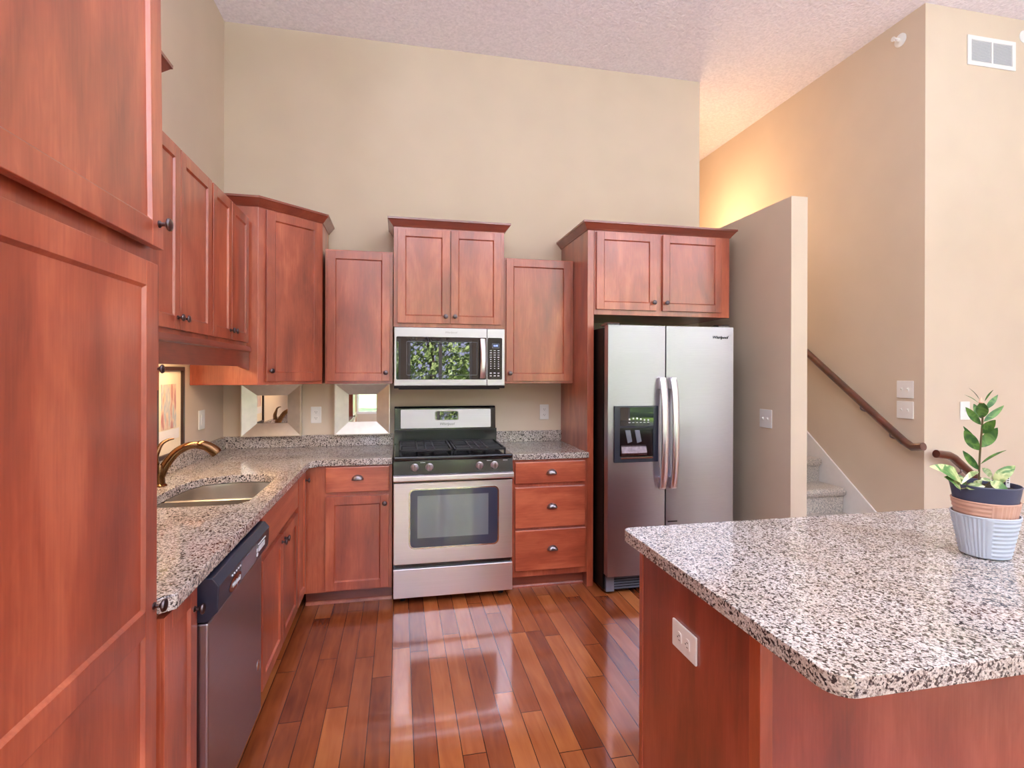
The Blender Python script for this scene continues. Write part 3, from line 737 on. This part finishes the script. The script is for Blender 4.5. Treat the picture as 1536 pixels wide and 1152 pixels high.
# ---------------------------------------------------------------- refrigerator
fg = thing('refrigerator', 'stainless side-by-side refrigerator with ice dispenser in the left door', 'refrigerator', (1.300, 3.22, 0))
finish('body', box(BM(), .004, .906, .085, .78, .03, 1.745), 'black_side', fg, bev=.004)
def arch_door(x0, x1, z0, z1, cut=None):
    bm = BM(); n = 16; pts = []
    for i in range(n + 1):
        t = i / n; pts.append((x0 + (x1 - x0) * t, .007 * (2 * t - 1) ** 2))
    poly = pts + [(x1, .07), (x0, .07)]
    prism(bm, poly, z0, z1); return bm
finish('gasket', box(BM(), .015, .895, .069, .086, .15, 1.74), 'grey_plastic', fg)
d1 = finish('freezer_door', arch_door(.006, .403, .138, 1.757), 'steel_fridge', fg, smooth=True)
d2 = finish('fresh_food_door', arch_door(.412, .905, .138, 1.757), 'steel_fridge', fg, smooth=True)
def handle(parent, x):
    bm = BM()
    pf = [(x, -.020, .695), (x, -.034, .74), (x, -.050, .85), (x, -.058, 1.055), (x, -.050, 1.26), (x, -.034, 1.37), (x, -.020, 1.415)]
    pts = smooth_path(pf, 4); rings = []
    for i, p in enumerate(pts):
        w2, t2 = .021, .009
        rings.append([bm.verts.new((p.x + a, p.y + b, p.z)) for a, b in ((-w2, t2), (w2, t2), (w2, -t2 * .4), (w2 * .6, -t2), (-w2 * .6, -t2), (-w2, -t2 * .4))])
    for a, b in zip(rings, rings[1:]):
        for j in range(6): bm.faces.new((a[j], a[(j + 1) % 6], b[(j + 1) % 6], b[j]))
    bm.faces.new(rings[0]); bm.faces.new(rings[-1])
    h = finish('handle', bm, 'steel', parent, smooth=True)
    for z in (.695, 1.345): finish('handle_mount', box(BM(), x - .018, x + .018, -.032, .006, z, z + .075), 'steel', h, bev=.003)
handle(d1, .373); handle(d2, .449)
di = finish('dispenser', frame_ring(BM(), rrect(.044, .348, .872, 1.236, .004, 3), rrect(.080, .312, .905, 1.095, .008, 3), .004, -.010), 'navy_plastic', d1, bev=.002)
finish('dispenser_glass', box(BM(), .082, .312, -.0125, -.0095, 1.108, 1.226), 'dark_glass', di)
bm = BM(); box(bm, .082, .310, -.008, -.004, .905, 1.095); finish('recess_back', bm, 'black', di)
bm = BM()
for i in range(6): lathe(bm, [(0, 0), (.006, 0), (.006, .002), (0, .003)], (.145 + i * .026, -.0125, 1.150 + .006 * math.sin(i)), (0, -1, 0), 12)
for i in range(6): box(bm, .138 + i * .026, .152 + i * .026, -.0135, -.012, 1.128, 1.131)
finish('dispenser_buttons', bm, 'mark_light', di)
for i, x in enumerate((.130, .195)):
    bm = BM(); vs = [(x - .014, 1.080), (x + .022, 1.080), (x + .036, 1.005), (x + .004, .995)]
    prism(bm, vs, -.013, -.007, 'Y'); finish('paddle', bm, 'grey_plastic', di, bev=.003)
bm = BM(); prism(bm, [(-.008, .925), (-.026, .918), (-.030, .935), (-.018, .975), (-.008, .985)], .086, .262, 'X'); finish('drip_tray', bm, 'knob_metal', di, bev=.004)
finish('tray_lip', box(BM(), .084, .308, -.018, -.008, .897, .906), 'chrome', di)
finish('toe_grille', box(BM(), .02, .89, .085, .12, .02, .132), 'black_side', fg)
bm = BM()
for i in range(6): prism(bm, [(.066, .034 + i * .017), (.080, .034 + i * .017), (.080, .040 + i * .017), (.066, .037 + i * .017)], .075, .88, 'X')
box(bm, .02, .075, .064, .086, .02, .128)
finish('grille_slats', bm, 'grey_plastic', fg)
for x0, x1 in ((.01, .10), (.81, .90)):
    bm = BM(); prism(bm, [(.035, 1.7575), (.10, 1.7575), (.16, 1.7575), (.16, 1.765), (.09, 1.778), (.05, 1.778), (.035, 1.77)], x0, x1, 'X'); finish('hinge_cover', bm, 'black', fg, bev=.003)
text_part('logo', 'Whirlpool', .028, 'mark', d2, (.80, .0005, 1.688), (R(90), 0, 0), .3, depth=.002)
finish('energy_mark', box(BM(), .422, .490, -.0005, .003, .470, .478), 'mark', d2)

# ---------------------------------------------------------------- island
isl = thing('kitchen_island', 'cherry island cabinet in the right foreground with flat panels', 'cabinet', (.79, 1.06, 0))
finish('body', box(BM(), .006, 1.78, .008, .60, .0, .874), 'wood', isl)
finish('end_panel', box(BM(), .0, .006, .030, .580, .0, .874), 'wood_shaded', isl)
finish('corner_post', box(BM(), -.003, .030, -.010, .030, .0, .874), 'wood', isl, bev=.002)
finish('corner_post', box(BM(), -.003, .022, .580, .605, .0, .874), 'wood', isl, bev=.002)
finish('back_panel', box(BM(), .030, 1.78, .000, .009, .0, .874), 'wood_shaded', isl)
ic = thing('countertop', 'large speckled granite island countertop with the plant on it', 'countertop', (.755, .80, .875))
def arc(cx_, cy_, r, a0, a1, n=6): return [(cx_ + r * math.cos(R(a0 + (a1 - a0) * i / n)), cy_ + r * math.sin(R(a0 + (a1 - a0) * i / n))) for i in range(n + 1)]
slab('worktop', arc(.05, .05, .05, 180, 270) + arc(1.86, .05, .05, 270, 360) + arc(1.89, .915, .02, 0, 90, 3) + arc(.03, .905, .03, 90, 180, 4), [], 0, .039, ic, bev=.008)

# ---------------------------------------------------------------- electrical plates (local: face -y, centre at origin)
def plate(name, label, cat, loc, rz, w_, h_, kind, rot_y=0.0):
    t = thing(name, label, cat, loc, rz); t.rotation_euler = (0, rot_y, rz)
    finish('cover_plate', prism(BM(), rrect(-w_ / 2, w_ / 2, -h_ / 2, h_ / 2, .004, 3), 0, -.006, 'Y'), 'white_plastic', t, bev=.002)
    if kind == 'outlet':
        for s in (1, -1):
            bm = BM(); prism(bm, [(.0165 * math.cos(R(a)), s * .0215 + max(-.0125, min(.0125, .0165 * math.sin(R(a))))) for a in range(0, 360, 15)], -.0055, -.0082, 'Y')
            r_ = finish('receptacle', bm, 'white_plastic', t)
            bm = BM(); box(bm, -.0075, -.0055, -.0086, -.008, s * .0215 - .002, s * .0215 + .006); box(bm, .0055, .0075, -.0086, -.008, s * .0215 - .002, s * .0215 + .005)
            lathe(bm, [(0, 0), (.0022, 0), (.0022, .0005), (0, .0005)], (0, -.0082, s * .0215 - .007), (0, -1, 0), 10); finish('slots', bm, 'mark', r_)
    else:
        n = {'toggle2': 2, 'toggle': 1, 'rocker': 1}[kind]
        for i in range(n):
            x = (i - (n - 1) / 2) * .046
            bm = BM()
            if kind == 'rocker': box(bm, x - .0165, x + .0165, -.0095, -.0055, -.033, .033)
            else:
                box(bm, x - .005, x + .005, -.008, -.0055, -.012, .012); prism(bm, [(-.0055, -.006), (-.018, .004), (-.018, .009), (-.0055, .006)], x - .004, x + .004, 'X')
            finish('switch', bm, 'white_plastic', t, bev=.001)
    return t
plate('outlet', 'white duplex outlet on the back wall between the two silver framed mirrors', 'outlet', (-.587, YW - .0005, 1.14), 0, .072, .118, 'outlet')
plate('outlet', 'white duplex outlet on the back wall right of the range', 'outlet', (1.107, YW - .0005, 1.14), 0, .072, .118, 'outlet')
plate('light_switch', 'white rocker switch on the left wall near the kitchen corner', 'switch', (XL + .0005, 3.628, 1.152), PI / 2, .10, .118, 'rocker')
plate('outlet', 'white sideways outlet on the end of the kitchen island', 'outlet', (.7895, 1.373, .697), -PI / 2, .078, .128, 'outlet', R(90))
plate('light_switch', 'double toggle switch plate on the partition wall beside the refrigerator', 'switch', (XB - .0005, 3.208, 1.14), -PI / 2, .122, .125, 'toggle2')
plate('light_switch', 'upper double toggle plate of the pair on the stair wall', 'switch', (XR - .0005, 3.0, 1.342), -PI / 2, .122, .118, 'toggle2')
plate('light_switch', 'lower double toggle plate of the pair on the stair wall', 'switch', (XR - .0005, 3.0, 1.203), -PI / 2, .122, .118, 'toggle2')
plate('light_switch', 'single toggle plate on the right wall partly behind the plant', 'switch', (3.688, YC - .0005, 1.203), 0, .078, .122, 'toggle')

# ---------------------------------------------------------------- framed mirrors on the back wall
def mirror(label, x0, x1, z0, z1, in_=.098):
    t = thing('framed_mirror', label, 'mirror', ((x0 + x1) / 2, YW - .001, z0)); w2 = (x1 - x0) / 2; h_ = z1 - z0; iz = .092
    O = [(-w2, 0), (w2, 0), (w2, h_), (-w2, h_)]; O2 = [(-w2 + .007, .007), (w2 - .007, .007), (w2 - .007, h_ - .007), (-w2 + .007, h_ - .007)]
    I = [(-w2 + in_, iz), (w2 - in_, iz), (w2 - in_, h_ - iz + .01), (-w2 + in_, h_ - iz + .01)]
    f = finish('frame', frame_ring(BM(), O, I, 0, -.058, -.014), 'silver_frame', t)
    finish('outer_edge', frame_ring(BM(), O, O2, -.057, -.062), 'silver_frame', f)
    finish('glass', box(BM(), -w2 + in_ - .002, w2 - in_ + .002, -.016, -.010, iz - .002, h_ - iz + .012), 'mirror', t)
mirror('small mirror in a deep silver frame, left one below the corner cabinet', -1.072, -.680, .9975, 1.362)
mirror('small mirror in a deep silver frame, right one beside the range', -.456, -.070, .9975, 1.366)

# framed print on left wall
fp = thing('framed_picture', 'narrow dark framed print on the left wall above the sink', 'picture', (XL + .001, 2.96, .998), LR)
frame_w, frame_h = .352, .478
finish('frame', frame_ring(BM(), [(0, 0), (frame_w, 0), (frame_w, frame_h), (0, frame_h)], [(.022, .022), (frame_w - .022, .022), (frame_w - .022, frame_h - .022), (.022, frame_h - .022)], 0, -.022), 'dark_frame', fp, bev=.002)
finish('mat_board', box(BM(), .020, frame_w - .020, -.008, -.002, .020, frame_h - .020), 'mat_board', fp)
finish('print', box(BM(), .075, .262, -.010, -.0085, .15, .385), 'art', fp)
finish('caption_panel', box(BM(), .045, .305, -.0098, -.0085, .09, .145), 'white_trim', fp)

# ---------------------------------------------------------------- vent, sprinklers, wall device
vt = thing('air_vent', 'white louvred return air vent high on the right wall', 'vent', (3.70, YC - .0005, 3.517))
finish('frame', frame_ring(BM(), [(0, 0), (.408, 0), (.408, .198), (0, .198)], [(.03, .028), (.378, .028), (.378, .170), (.03, .170)], 0, -.008), 'white_plastic', vt, bev=.002)
finish('backing', box(BM(), .03, .378, -.002, -.0005, .028, .170), 'vent_grey', vt)
bm = BM()
for i in range(17): z = .033 + i * .0082; prism(bm, [(-.0015, z), (-.007, z - .003), (-.007, z - .0018), (-.0015, z + .0018)], .03, .378, 'X')
finish('louvres', bm, 'white_plastic', vt)
finish('centre_bar', box(BM(), .198, .210, -.009, -.001, .026, .172), 'white_plastic', vt)
def sprinkler(label, loc, rz):
    t = thing('sprinkler_head', label, 'sprinkler', loc, rz)
    finish('escutcheon', lathe(BM(), [(0, 0), (.044, 0), (.044, .004), (.034, .010), (.018, .012), (0, .012)], (0, 0, 0), (0, -1, 0)), 'white_plastic', t, smooth=True)
    bm = BM(); lathe(bm, [(0, .010), (.012, .010), (.010, .03), (.006, .034), (0, .034)], (0, 0, 0), (0, -1, 0)); box(bm, -.012, -.008, -.060, -.03, -.004, .004); box(bm, .008, .012, -.060, -.03, -.004, .004)
    lathe(bm, [(0, .058), (.016, .060), (.016, .063), (0, .064)], (0, 0, 0), (0, -1, 0))
    finish('nozzle', bm, 'white_plastic', t)
sprinkler('white fire sprinkler high on the stair wall below the ceiling', (XR - .0005, 3.045, 3.742), -PI / 2)
sprinkler('white fire sprinkler high on the right wall beside the vent', (4.19, YC - .0005, 3.765), 0)
ws = thing('wall_sensor', 'small white rounded device on the passage wall at the opening edge', 'sensor', (XB + .0005, 4.22, 3.05), PI / 2)
finish('housing', prism(BM(), rrect(-.04, .04, -.05, .05, .012, 4), 0, -.028, 'Y'), 'white_plastic', ws, bev=.006)

# ---------------------------------------------------------------- handrails
def rail_seg(pts, rad=.026): return tube(BM(), pts, rad, 14)
hr = thing('handrail', 'dark cherry handrail on the stair wall climbing away to the left', 'handrail', (XR - .06, 2.90, .96))
A = Vector((0, 0, 0)); sl = (1.651 - .975) / (3.90 - 2.975)
sl = .715
pts = [(.0, -.08, .020), (0, -.005, .006), (0, .055, .034), (0, 2.9, .034 + 2.845 * sl)]
finish('rail', rail_seg(pts), 'rail_wood', hr, smooth=True)
for y in (.16, .40, 1.4, 2.4):
    z = .034 + (y - .055) * sl - .02
    finish('bracket', tube(BM(), smooth_path([(.0, y, z), (.0, y, z - .03), (.03, y, z - .045), (.059, y, z - .045)], 3), .006, 8), 'pewter', hr, smooth=True)
hr = thing('handrail', 'dark cherry handrail on the right wall descending behind the potted plant', 'handrail', (3.385, YC - .06, .915))
pts = [(.0, 0, .018), (.10, 0, .005), (.14, 0, -.012), (.9, 0, -.60)]
finish('rail', rail_seg(pts), 'rail_wood', hr, smooth=True)
for x in (.2, .8):
    z = -.012 - (x - .14) * .774 - .02
    finish('bracket', tube(BM(), smooth_path([(x, 0, z), (x, 0, z - .03), (x, .03, z - .045), (x, .059, z - .045)], 3), .006, 8), 'pewter', hr, smooth=True)

# ---------------------------------------------------------------- stairs
st = thing('staircase', 'beige carpeted staircase rising between the partition and the stair wall', 'stairs', (XB + .122, 2.75, 0))
rise, run = .190, .2425
for i in range(13):
    y0 = 2.995 - 2.75 + i * run; z1 = (i + 1) * rise
    pts = [(y0 + .02, max(0, z1 - rise - .01)), (y0 + .02, z1 - .07), (y0 - .004, z1 - .052), (y0 - .014, z1 - .03), (y0 - .008, z1 - .010), (y0 + .012, z1), (y0 + run + .04, z1), (y0 + run + .04, max(0, z1 - rise - .01))]
    o = finish('step', prism(BM(), pts, .002, XR - XB - .122 - .0165, 'X'), 'carpet', st, bev=.006)

# ---------------------------------------------------------------- potted plant and nested pots
PXc, PYc = 1.705, 1.265
def potring(zs, rib=None, n=96):
    bm = BM(); rings = []
    for r, z in zs:
        rings.append([bm.verts.new(((r + (rib(2 * PI * i / n, z) if rib else 0)) * math.cos(2 * PI * i / n), (r + (rib(2 * PI * i / n, z) if rib else 0)) * math.sin(2 * PI * i / n), z)) for i in range(n)])
    for a, b in zip(rings, rings[1:]):
        for i in range(n): bm.faces.new((a[i], a[(i + 1) % n], b[(i + 1) % n], b[i]))
    bm.faces.new(rings[0]); return bm
def ribf(split0, split1, amp, zamp):
    def f(a, z):
        d = (math.degrees(a) - 0) % 360
        if split0 <= d <= split1: return amp * (1 if int(math.degrees(a) / 3.75) % 2 else -1)
        return zamp * math.sin(z * 2 * PI / .0125)
    return f
def wall_profile(z0, z1, r0, r1, n): return [(r0 + (r1 - r0) * i / n, z0 + (z1 - z0) * i / n) for i in range(n + 1)]
def pot(name, label, z_off, z0, z1, r0, r1, mat, rib, band=None):
    t = thing(name, label, 'pot', (PXc, PYc, .9145 + z_off))
    prof = [(r0 - .008, z0)] + wall_profile(z0 + .004, z1 - .004, r0, r1 - .001, 48) + [(r1, z1 - .002), (r1 - .001, z1), (r1 - .004, z1)] + [(r1 - .0045 - (r1 - r0) * k / 4, z1 - (z1 - z0 - .006) * k / 4) for k in range(1, 5)]
    bm = potring(prof, (lambda a, z: rib(a, z) if z < z1 - .004 and z > z0 + .004 else 0) if rib else None)
    # close inside bottom
    finish('pot_wall', bm, mat, t, smooth=False)
    return t
RB = ribf(150, 232, .0011, .0010)
pot('plant_pot', 'pale blue-grey ribbed pot, outermost and lowest of the nested pots', 0, 0, .125, .060, .083, 'pale_pot', RB)
pot('plant_pot', 'blush pink ribbed pot nested inside the pale blue-grey pot', .0, .020, .166, .0555, .0815, 'pink_pot', ribf(225, 330, .0008, .0009))
np_ = pot('plant_pot', 'smooth navy pot holding the plants, innermost of the nested pots', .0, .03, .212, .052, .0845, 'navy_pot', None)
finish('soil', lathe(BM(), [(0, .200), (.05, .202), (.0775, .199), (.0775, .190), (0, .190)]), 'soil', np_)
Rv = Vector((math.cos(R(12.018)), -math.sin(R(12.018)), 0)); Dv = Vector((.7995, .6006, 0))
def leaf_bm(base, tip, width, nrm, curl=.15, fold=.25, n=10, wav=0.0, shape=.9):
    base, tip = Vector(base), Vector(tip); d = tip - base; ln = d.length; d.normalize(); nrm = Vector(nrm); nrm = (nrm - d * nrm.dot(d)).normalized(); side = d.cross(nrm)
    bm = BM(); rows = []
    for i in range(n + 1):
        t = i / n; wv = width / 2 * (math.sin(PI * min(1, t ** shape)) ** .8) if 0 < t < 1 else .0006
        c = base + d * ln * t + nrm * (curl * ln * math.sin(PI * t) - 0)
        row = []
        for s in (-1, -.5, 0, .5, 1):
            row.append(bm.verts.new(c + side * wv * s + nrm * (abs(s) * wv * fold + wav * width * math.sin(t * 14 + s * 3) * abs(s))))
        rows.append(row)
    for a, b in zip(rows, rows[1:]):
        for j in range(4): bm.faces.new((a[j], a[j + 1], b[j + 1], b[j]))
    return bm
K = 1.585 / 802.07
def PP(cx_, cy_, dep=0.0):
    """point near the pot from its place on a front view of the plant (metres right of / above the stem foot)"""
    px = 1390 + cx_ / 6.774; py = 570 + cy_ / 6.774
    return Vector((0, 0, 0)) + Rv * ((px - 1468.3) * K) + Vector((0, 0, (723 - py) * K)) + Dv * dep
plant = thing('plant', 'upright glossy green plant with paired leaves in the navy pot', 'plant', (1.680, 1.262, 1.125))
finish('stem', tube(BM(), smooth_path([PP(525, 1040), PP(532, 800), PP(545, 600), PP(555, 480), PP(562, 330), PP(545, 200)], 3), [.0026] * 12 + [.002] * 4, 8), 'stem', plant, smooth=True)
toc = -Dv
LV = [((525, 690), (375, 485), .040, -.02, 'leaf'), ((520, 640), (365, 452), .018, .02, 'leaf'), ((550, 660), (712, 455), .042, -.02, 'leaf'),
      ((550, 520), (690, 372), .036, -.04, 'leaf'), ((545, 430), (390, 250), .028, -.02, 'leaf'), ((575, 400), (778, 235), .024, .0, 'leaf'),
      ((560, 370), (470, 225), .026, .04, 'leaf'), ((562, 360), (552, 190), .040, -.03, 'leaf'), ((600, 270), (718, 128), .020, .02, 'leaf'),
      ((525, 890), (362, 695), .026, .0, 'leaf'), ((545, 830), (805, 688), .011, .0, 'leaf'),
      ((520, 210), (372, 130), .007, .03, 'leaf'), ((525, 170), (420, 58), .006, .0, 'leaf'), ((585, 190), (668, 78), .006, .0, 'leaf')]
for b_, t_, wd, dp, mt_ in LV:
    nr = toc + Vector((0, 0, .35)) if wd > .012 else Vector((0, 0, 1)) + toc * .2
    lf = finish('leaf', leaf_bm(PP(*b_), PP(*t_, dp), wd * (.74 if wd > .012 else 1), nr, curl=-.05 if wd > .012 else .05, fold=.18), mt_, plant, smooth=True)
finish('bud', tube(BM(), [PP(545, 205, -.032), PP(545, 180, -.03), PP(545, 150, -.028)], [.006, .004, .0008], 8), 'bud', plant, smooth=True)
p2 = thing('plant', 'low variegated cream and green plant spilling over the pot rim', 'plant', (1.680, 1.262, 1.125))
LV2 = [((355, 1000, -.03), (40, 830, -.05), .050, 'leaf_var'), ((345, 1060, -.04), (185, 930, -.06), .040, 'leaf_var'), ((520, 900, -.01), (350, 1010, -.05), .016, 'leaf_pale'),
       ((690, 1020, .0), (895, 845, .0), .034, 'leaf_var'), ((640, 1000, -.02), (825, 1110, -.04), .030, 'leaf_var'), ((560, 880, .02), (665, 990, .02), .020, 'leaf_pale'),
       ((400, 1060, -.03), (590, 1035, -.04), .024, 'leaf_pale'), ((540, 985, .0), (665, 1000, -.01), .012, 'leaf_pale'), ((480, 1040, -.02), (560, 980, -.03), .018, 'leaf_pale'),
       ((700, 1040, .02), (780, 960, .03), .030, 'leaf_var'), ((380, 1060, .0), (250, 940, .03), .03, 'leaf_var')]
for b_, t_, wd, mt_ in LV2:
    finish('leaf', leaf_bm(PP(*b_), PP(*t_), wd, toc * .8 + Vector((0, 0, .7)), curl=.12, fold=.1, wav=.04, shape=.75), mt_, p2, smooth=True)
bm = BM()
for a_, b_ in (((525, 1060, 0), (355, 1000, -.03)), ((560, 1070, 0), (690, 1020, 0)), ((525, 1060, 0), (345, 1060, -.04)), ((560, 1070, 0), (640, 1000, -.02))): tube(bm, [PP(*a_), PP(*b_)], .0018, 6)
finish('stem', bm, 'stem', p2)
tg = thing('plant_tag', 'small white plant tag stuck in the soil at the right of the navy pot', 'tag', (1.69 + Rv.x * .108 * .93, 1.262 + Rv.y * .108 * .93, 1.085), -R(12))
tg.location = Vector((PXc, PYc, 1.098)) + Rv * .068 - Dv * .005
finish('tag_blade', box(BM(), -.006, .006, -.0005, .0005, 0, .062), 'white_plastic', tg)
bm = BM()
for i in range(4): box(bm, -.003, .003, -.0009, -.0004, .030 + i * .006, .033 + i * .006)
finish('print', bm, 'mark', tg)

# ---------------------------------------------------------------- lamps of the place and added fill lamps
def added_can(x, y, i):  # unseen downlights added to supplement the window light
    t = thing('added_downlight', 'round white recessed ceiling downlight added for fill light', 'light', (x, y, ZC), 0, 'fill downlights added to the ceiling')
    finish('trim_ring', lathe(BM(), [(.075, -.001), (.095, -.001), (.095, -.006), (.075, -.010)], (0, 0, 0)), 'white_plastic', t)
    finish('diffuser', lathe(BM(), [(0, -.003), (.074, -.003), (.074, -.001), (0, -.001)]), 'lamp_white', t)
    l = bpy.data.lights.new('fill_downlight_lamp', 'AREA'); l.shape = 'DISK'; l.size = .15; l.energy = CAN_W; l.color = (.88, .94, 1)
    lo = bpy.data.objects.new('fill_downlight_lamp', l); C.objects.link(lo); lo.parent = t; lo.location = (0, 0, -.012)
for i, (x, y) in enumerate(((-.2, .9), (1.5, .9), (-.2, -1.2), (1.6, -1.4), (3.6, -1.6), (5.6, -1.6))): added_can(x, y, i)
def added_torchere(x, y, lb):  # unseen uplights added to brighten the ceiling
    t = thing('added_floor_lamp', lb, 'lamp', (x, y, 0))
    finish('base', lathe(BM(), [(0, 0), (.14, 0), (.14, .015), (.03, .03), (0, .03)]), 'pewter', t, smooth=True)
    finish('pole', lathe(BM(), [(.012, .03), (.012, 1.74), (0, 1.74), (0, .03)]), 'pewter', t, smooth=True)
    finish('bowl_shade', lathe(BM(), [(0, 1.74), (.05, 1.75), (.13, 1.79), (.17, 1.85), (.165, 1.85), (.12, 1.80), (.04, 1.765), (0, 1.76)]), 'frost', t, smooth=True)
    l = bpy.data.lights.new('fill_uplight_lamp', 'AREA'); l.shape = 'DISK'; l.size = .22; l.energy = UP_W; l.color = (.76, .91, 1.08)
    lo = bpy.data.objects.new('fill_uplight_lamp', l); C.objects.link(lo); lo.parent = t; lo.location = (0, 0, 1.83); lo.rotation_euler = (PI, 0, 0)
added_torchere(-.75, -.9, 'torchiere uplight added by the left wall behind the camera')
added_torchere(2.35, -1.0, 'torchiere uplight added beside the rug in the middle of the living area')
added_torchere(4.9, -3.3, 'torchiere uplight added between the two right-hand windows of the living area')
added_torchere(6.9, -3.6, 'torchiere uplight added in the far window corner of the living area')
uc = thing('under_cabinet_light', 'slim warm light bar hidden behind the valance over the sink', 'light', (-1.02, 2.30, 1.585))
finish('housing', box(BM(), 0, .05, 0, .9, 0, .014), 'white_plastic', uc)
finish('diffuser', box(BM(), .005, .045, .02, .88, -.004, 0), 'lamp_warm', uc)
l = bpy.data.lights.new('light_bar_lamp', 'AREA'); l.shape = 'RECTANGLE'; l.size = .05; l.size_y = .85; l.energy = 5; l.color = (1, .70, .40)
lo = bpy.data.objects.new('light_bar_lamp', l); C.objects.link(lo); lo.parent = uc; lo.location = (.025, .45, -.008)
gl = thing('ceiling_globe', 'warm globe light over the upper stairs behind the kitchen wall', 'light', (2.80, 4.9, ZC))
finish('canopy', lathe(BM(), [(0, 0), (.07, 0), (.07, -.02), (0, -.025)]), 'bronze', gl)
finish('stem', tube(BM(), [(0, 0, -.02), (0, 0, -.66)], .006, 8), 'bronze', gl)
finish('globe', lathe(BM(), [(0, -.645), (.05, -.65), (.085, -.69), (.09, -.72), (.07, -.77), (0, -.80)]), 'lamp_warm', gl, smooth=True)
l = bpy.data.lights.new('globe_lamp', 'POINT'); l.energy = 20; l.color = (1, .70, .42); l.shadow_soft_size = .12
lo = bpy.data.objects.new('globe_lamp', l); C.objects.link(lo); lo.parent = gl; lo.location = (0, 0, -.93)
# dining chandelier behind the camera, seen mirrored in the microwave door
ch = thing('chandelier', 'five-arm chandelier with frosted glass shades over the dining area', 'chandelier', (.42, -1.0, ZC))
finish('canopy', lathe(BM(), [(0, 0), (.065, 0), (.06, -.02), (.02, -.03), (0, -.03)]), 'pewter', ch, smooth=True)
finish('rod', tube(BM(), [(0, 0, -.03), (0, 0, -1.75)], .007, 8), 'pewter', ch, smooth=True)
finish('hub', lathe(BM(), [(0, -1.72), (.02, -1.74), (.03, -1.80), (.045, -1.85), (.03, -1.90), (.012, -2.0), (.02, -2.04), (0, -2.07)]), 'pewter', ch, smooth=True)
for i in range(5):
    a = 2 * PI * i / 5 + .3; dx, dy = math.cos(a), math.sin(a)
    ar = finish('arm', tube(BM(), smooth_path([(dx * .02, dy * .02, -1.88), (dx * .12, dy * .12, -2.0), (dx * .24, dy * .24, -2.0), (dx * .31, dy * .31, -1.92)], 4), .006, 8), 'pewter', ch, smooth=True)
    finish('shade', lathe(BM(), [(.018, -1.93), (.04, -1.90), (.06, -1.86), (.075, -1.80), (.073, -1.80), (.058, -1.86), (.038, -1.895)], (dx * .31, dy * .31, 0)), 'frost', ar, smooth=True)

rug = tag(finish('bounce_rug', box(BM(), .2, 6.6, -3.9, -1.5, .001, .014), 'rug', bev=.004), 'large cream wool rug added behind the camera to bounce neutral light', 'rug')  # unseen pale rug added to keep the bounced light neutral
# ---------------------------------------------------------------- outdoors seen through the windows
struct('patio', box(BM(), -5, 12, -8.2, YB - T - .01, -.118, -.06), 'concrete')  # pale paving added to bounce daylight up onto the ceiling
struct('ground', box(BM(), -14, 22, -30, YB - T - .02, -.3, -.12), 'grass')
def tree(x, y, h_, r_, seed, label, mat='foliage'):
    rnd = random.Random(seed)
    t = thing('tree', label, 'tree', (x, y, -.12))
    finish('trunk', tube(BM(), [(0, 0, 0), (.05, 0, h_ * .3), (0, .05, h_ * .6)], [.12, .09, .05], 10), 'bark', t)
    bm = BM()
    for i in range(6500):
        u, v, w_ = rnd.gauss(0, 1), rnd.gauss(0, 1), rnd.gauss(0, 1); n_ = math.sqrt(u * u + v * v + w_ * w_) + 1e-6; rr = r_ * (rnd.uniform(.72, 1.04))
        c = Vector((u / n_ * rr, v / n_ * rr, h_ * .55 + w_ / n_ * h_ * .46)); s = rnd.uniform(.07, .16)
        ax = Vector((rnd.gauss(0, 1), rnd.gauss(0, 1), rnd.gauss(0, 1))).normalized(); bx = ax.orthogonal().normalized(); cx2 = ax.cross(bx)
        vs = [bm.verts.new(c + bx * s * .9), bm.verts.new(c + cx2 * s * .5), bm.verts.new(c - bx * s * .9), bm.verts.new(c - cx2 * s * .5)]
        bm.faces.new(vs)
    finish('crown', bm, mat, t)
for i, (x, y, h_, r_) in enumerate(((-3.0, -10.8, 4.8, 1.8), (1.0, -10.6, 5.4, 1.85), (4.9, -11.0, 4.8, 1.8), (8.9, -11.0, 5.6, 1.8), (13.0, -11, 4.8, 1.8))):
    tree(x, y, h_, r_, 50 + i, ['leafy green tree outside, at the far left of the lawn', 'leafy green tree outside, straight behind the patio doors', 'leafy green tree outside the middle window', 'tallest leafy tree outside the right-hand doors', 'leafy green tree outside, at the far right of the lawn'][i])
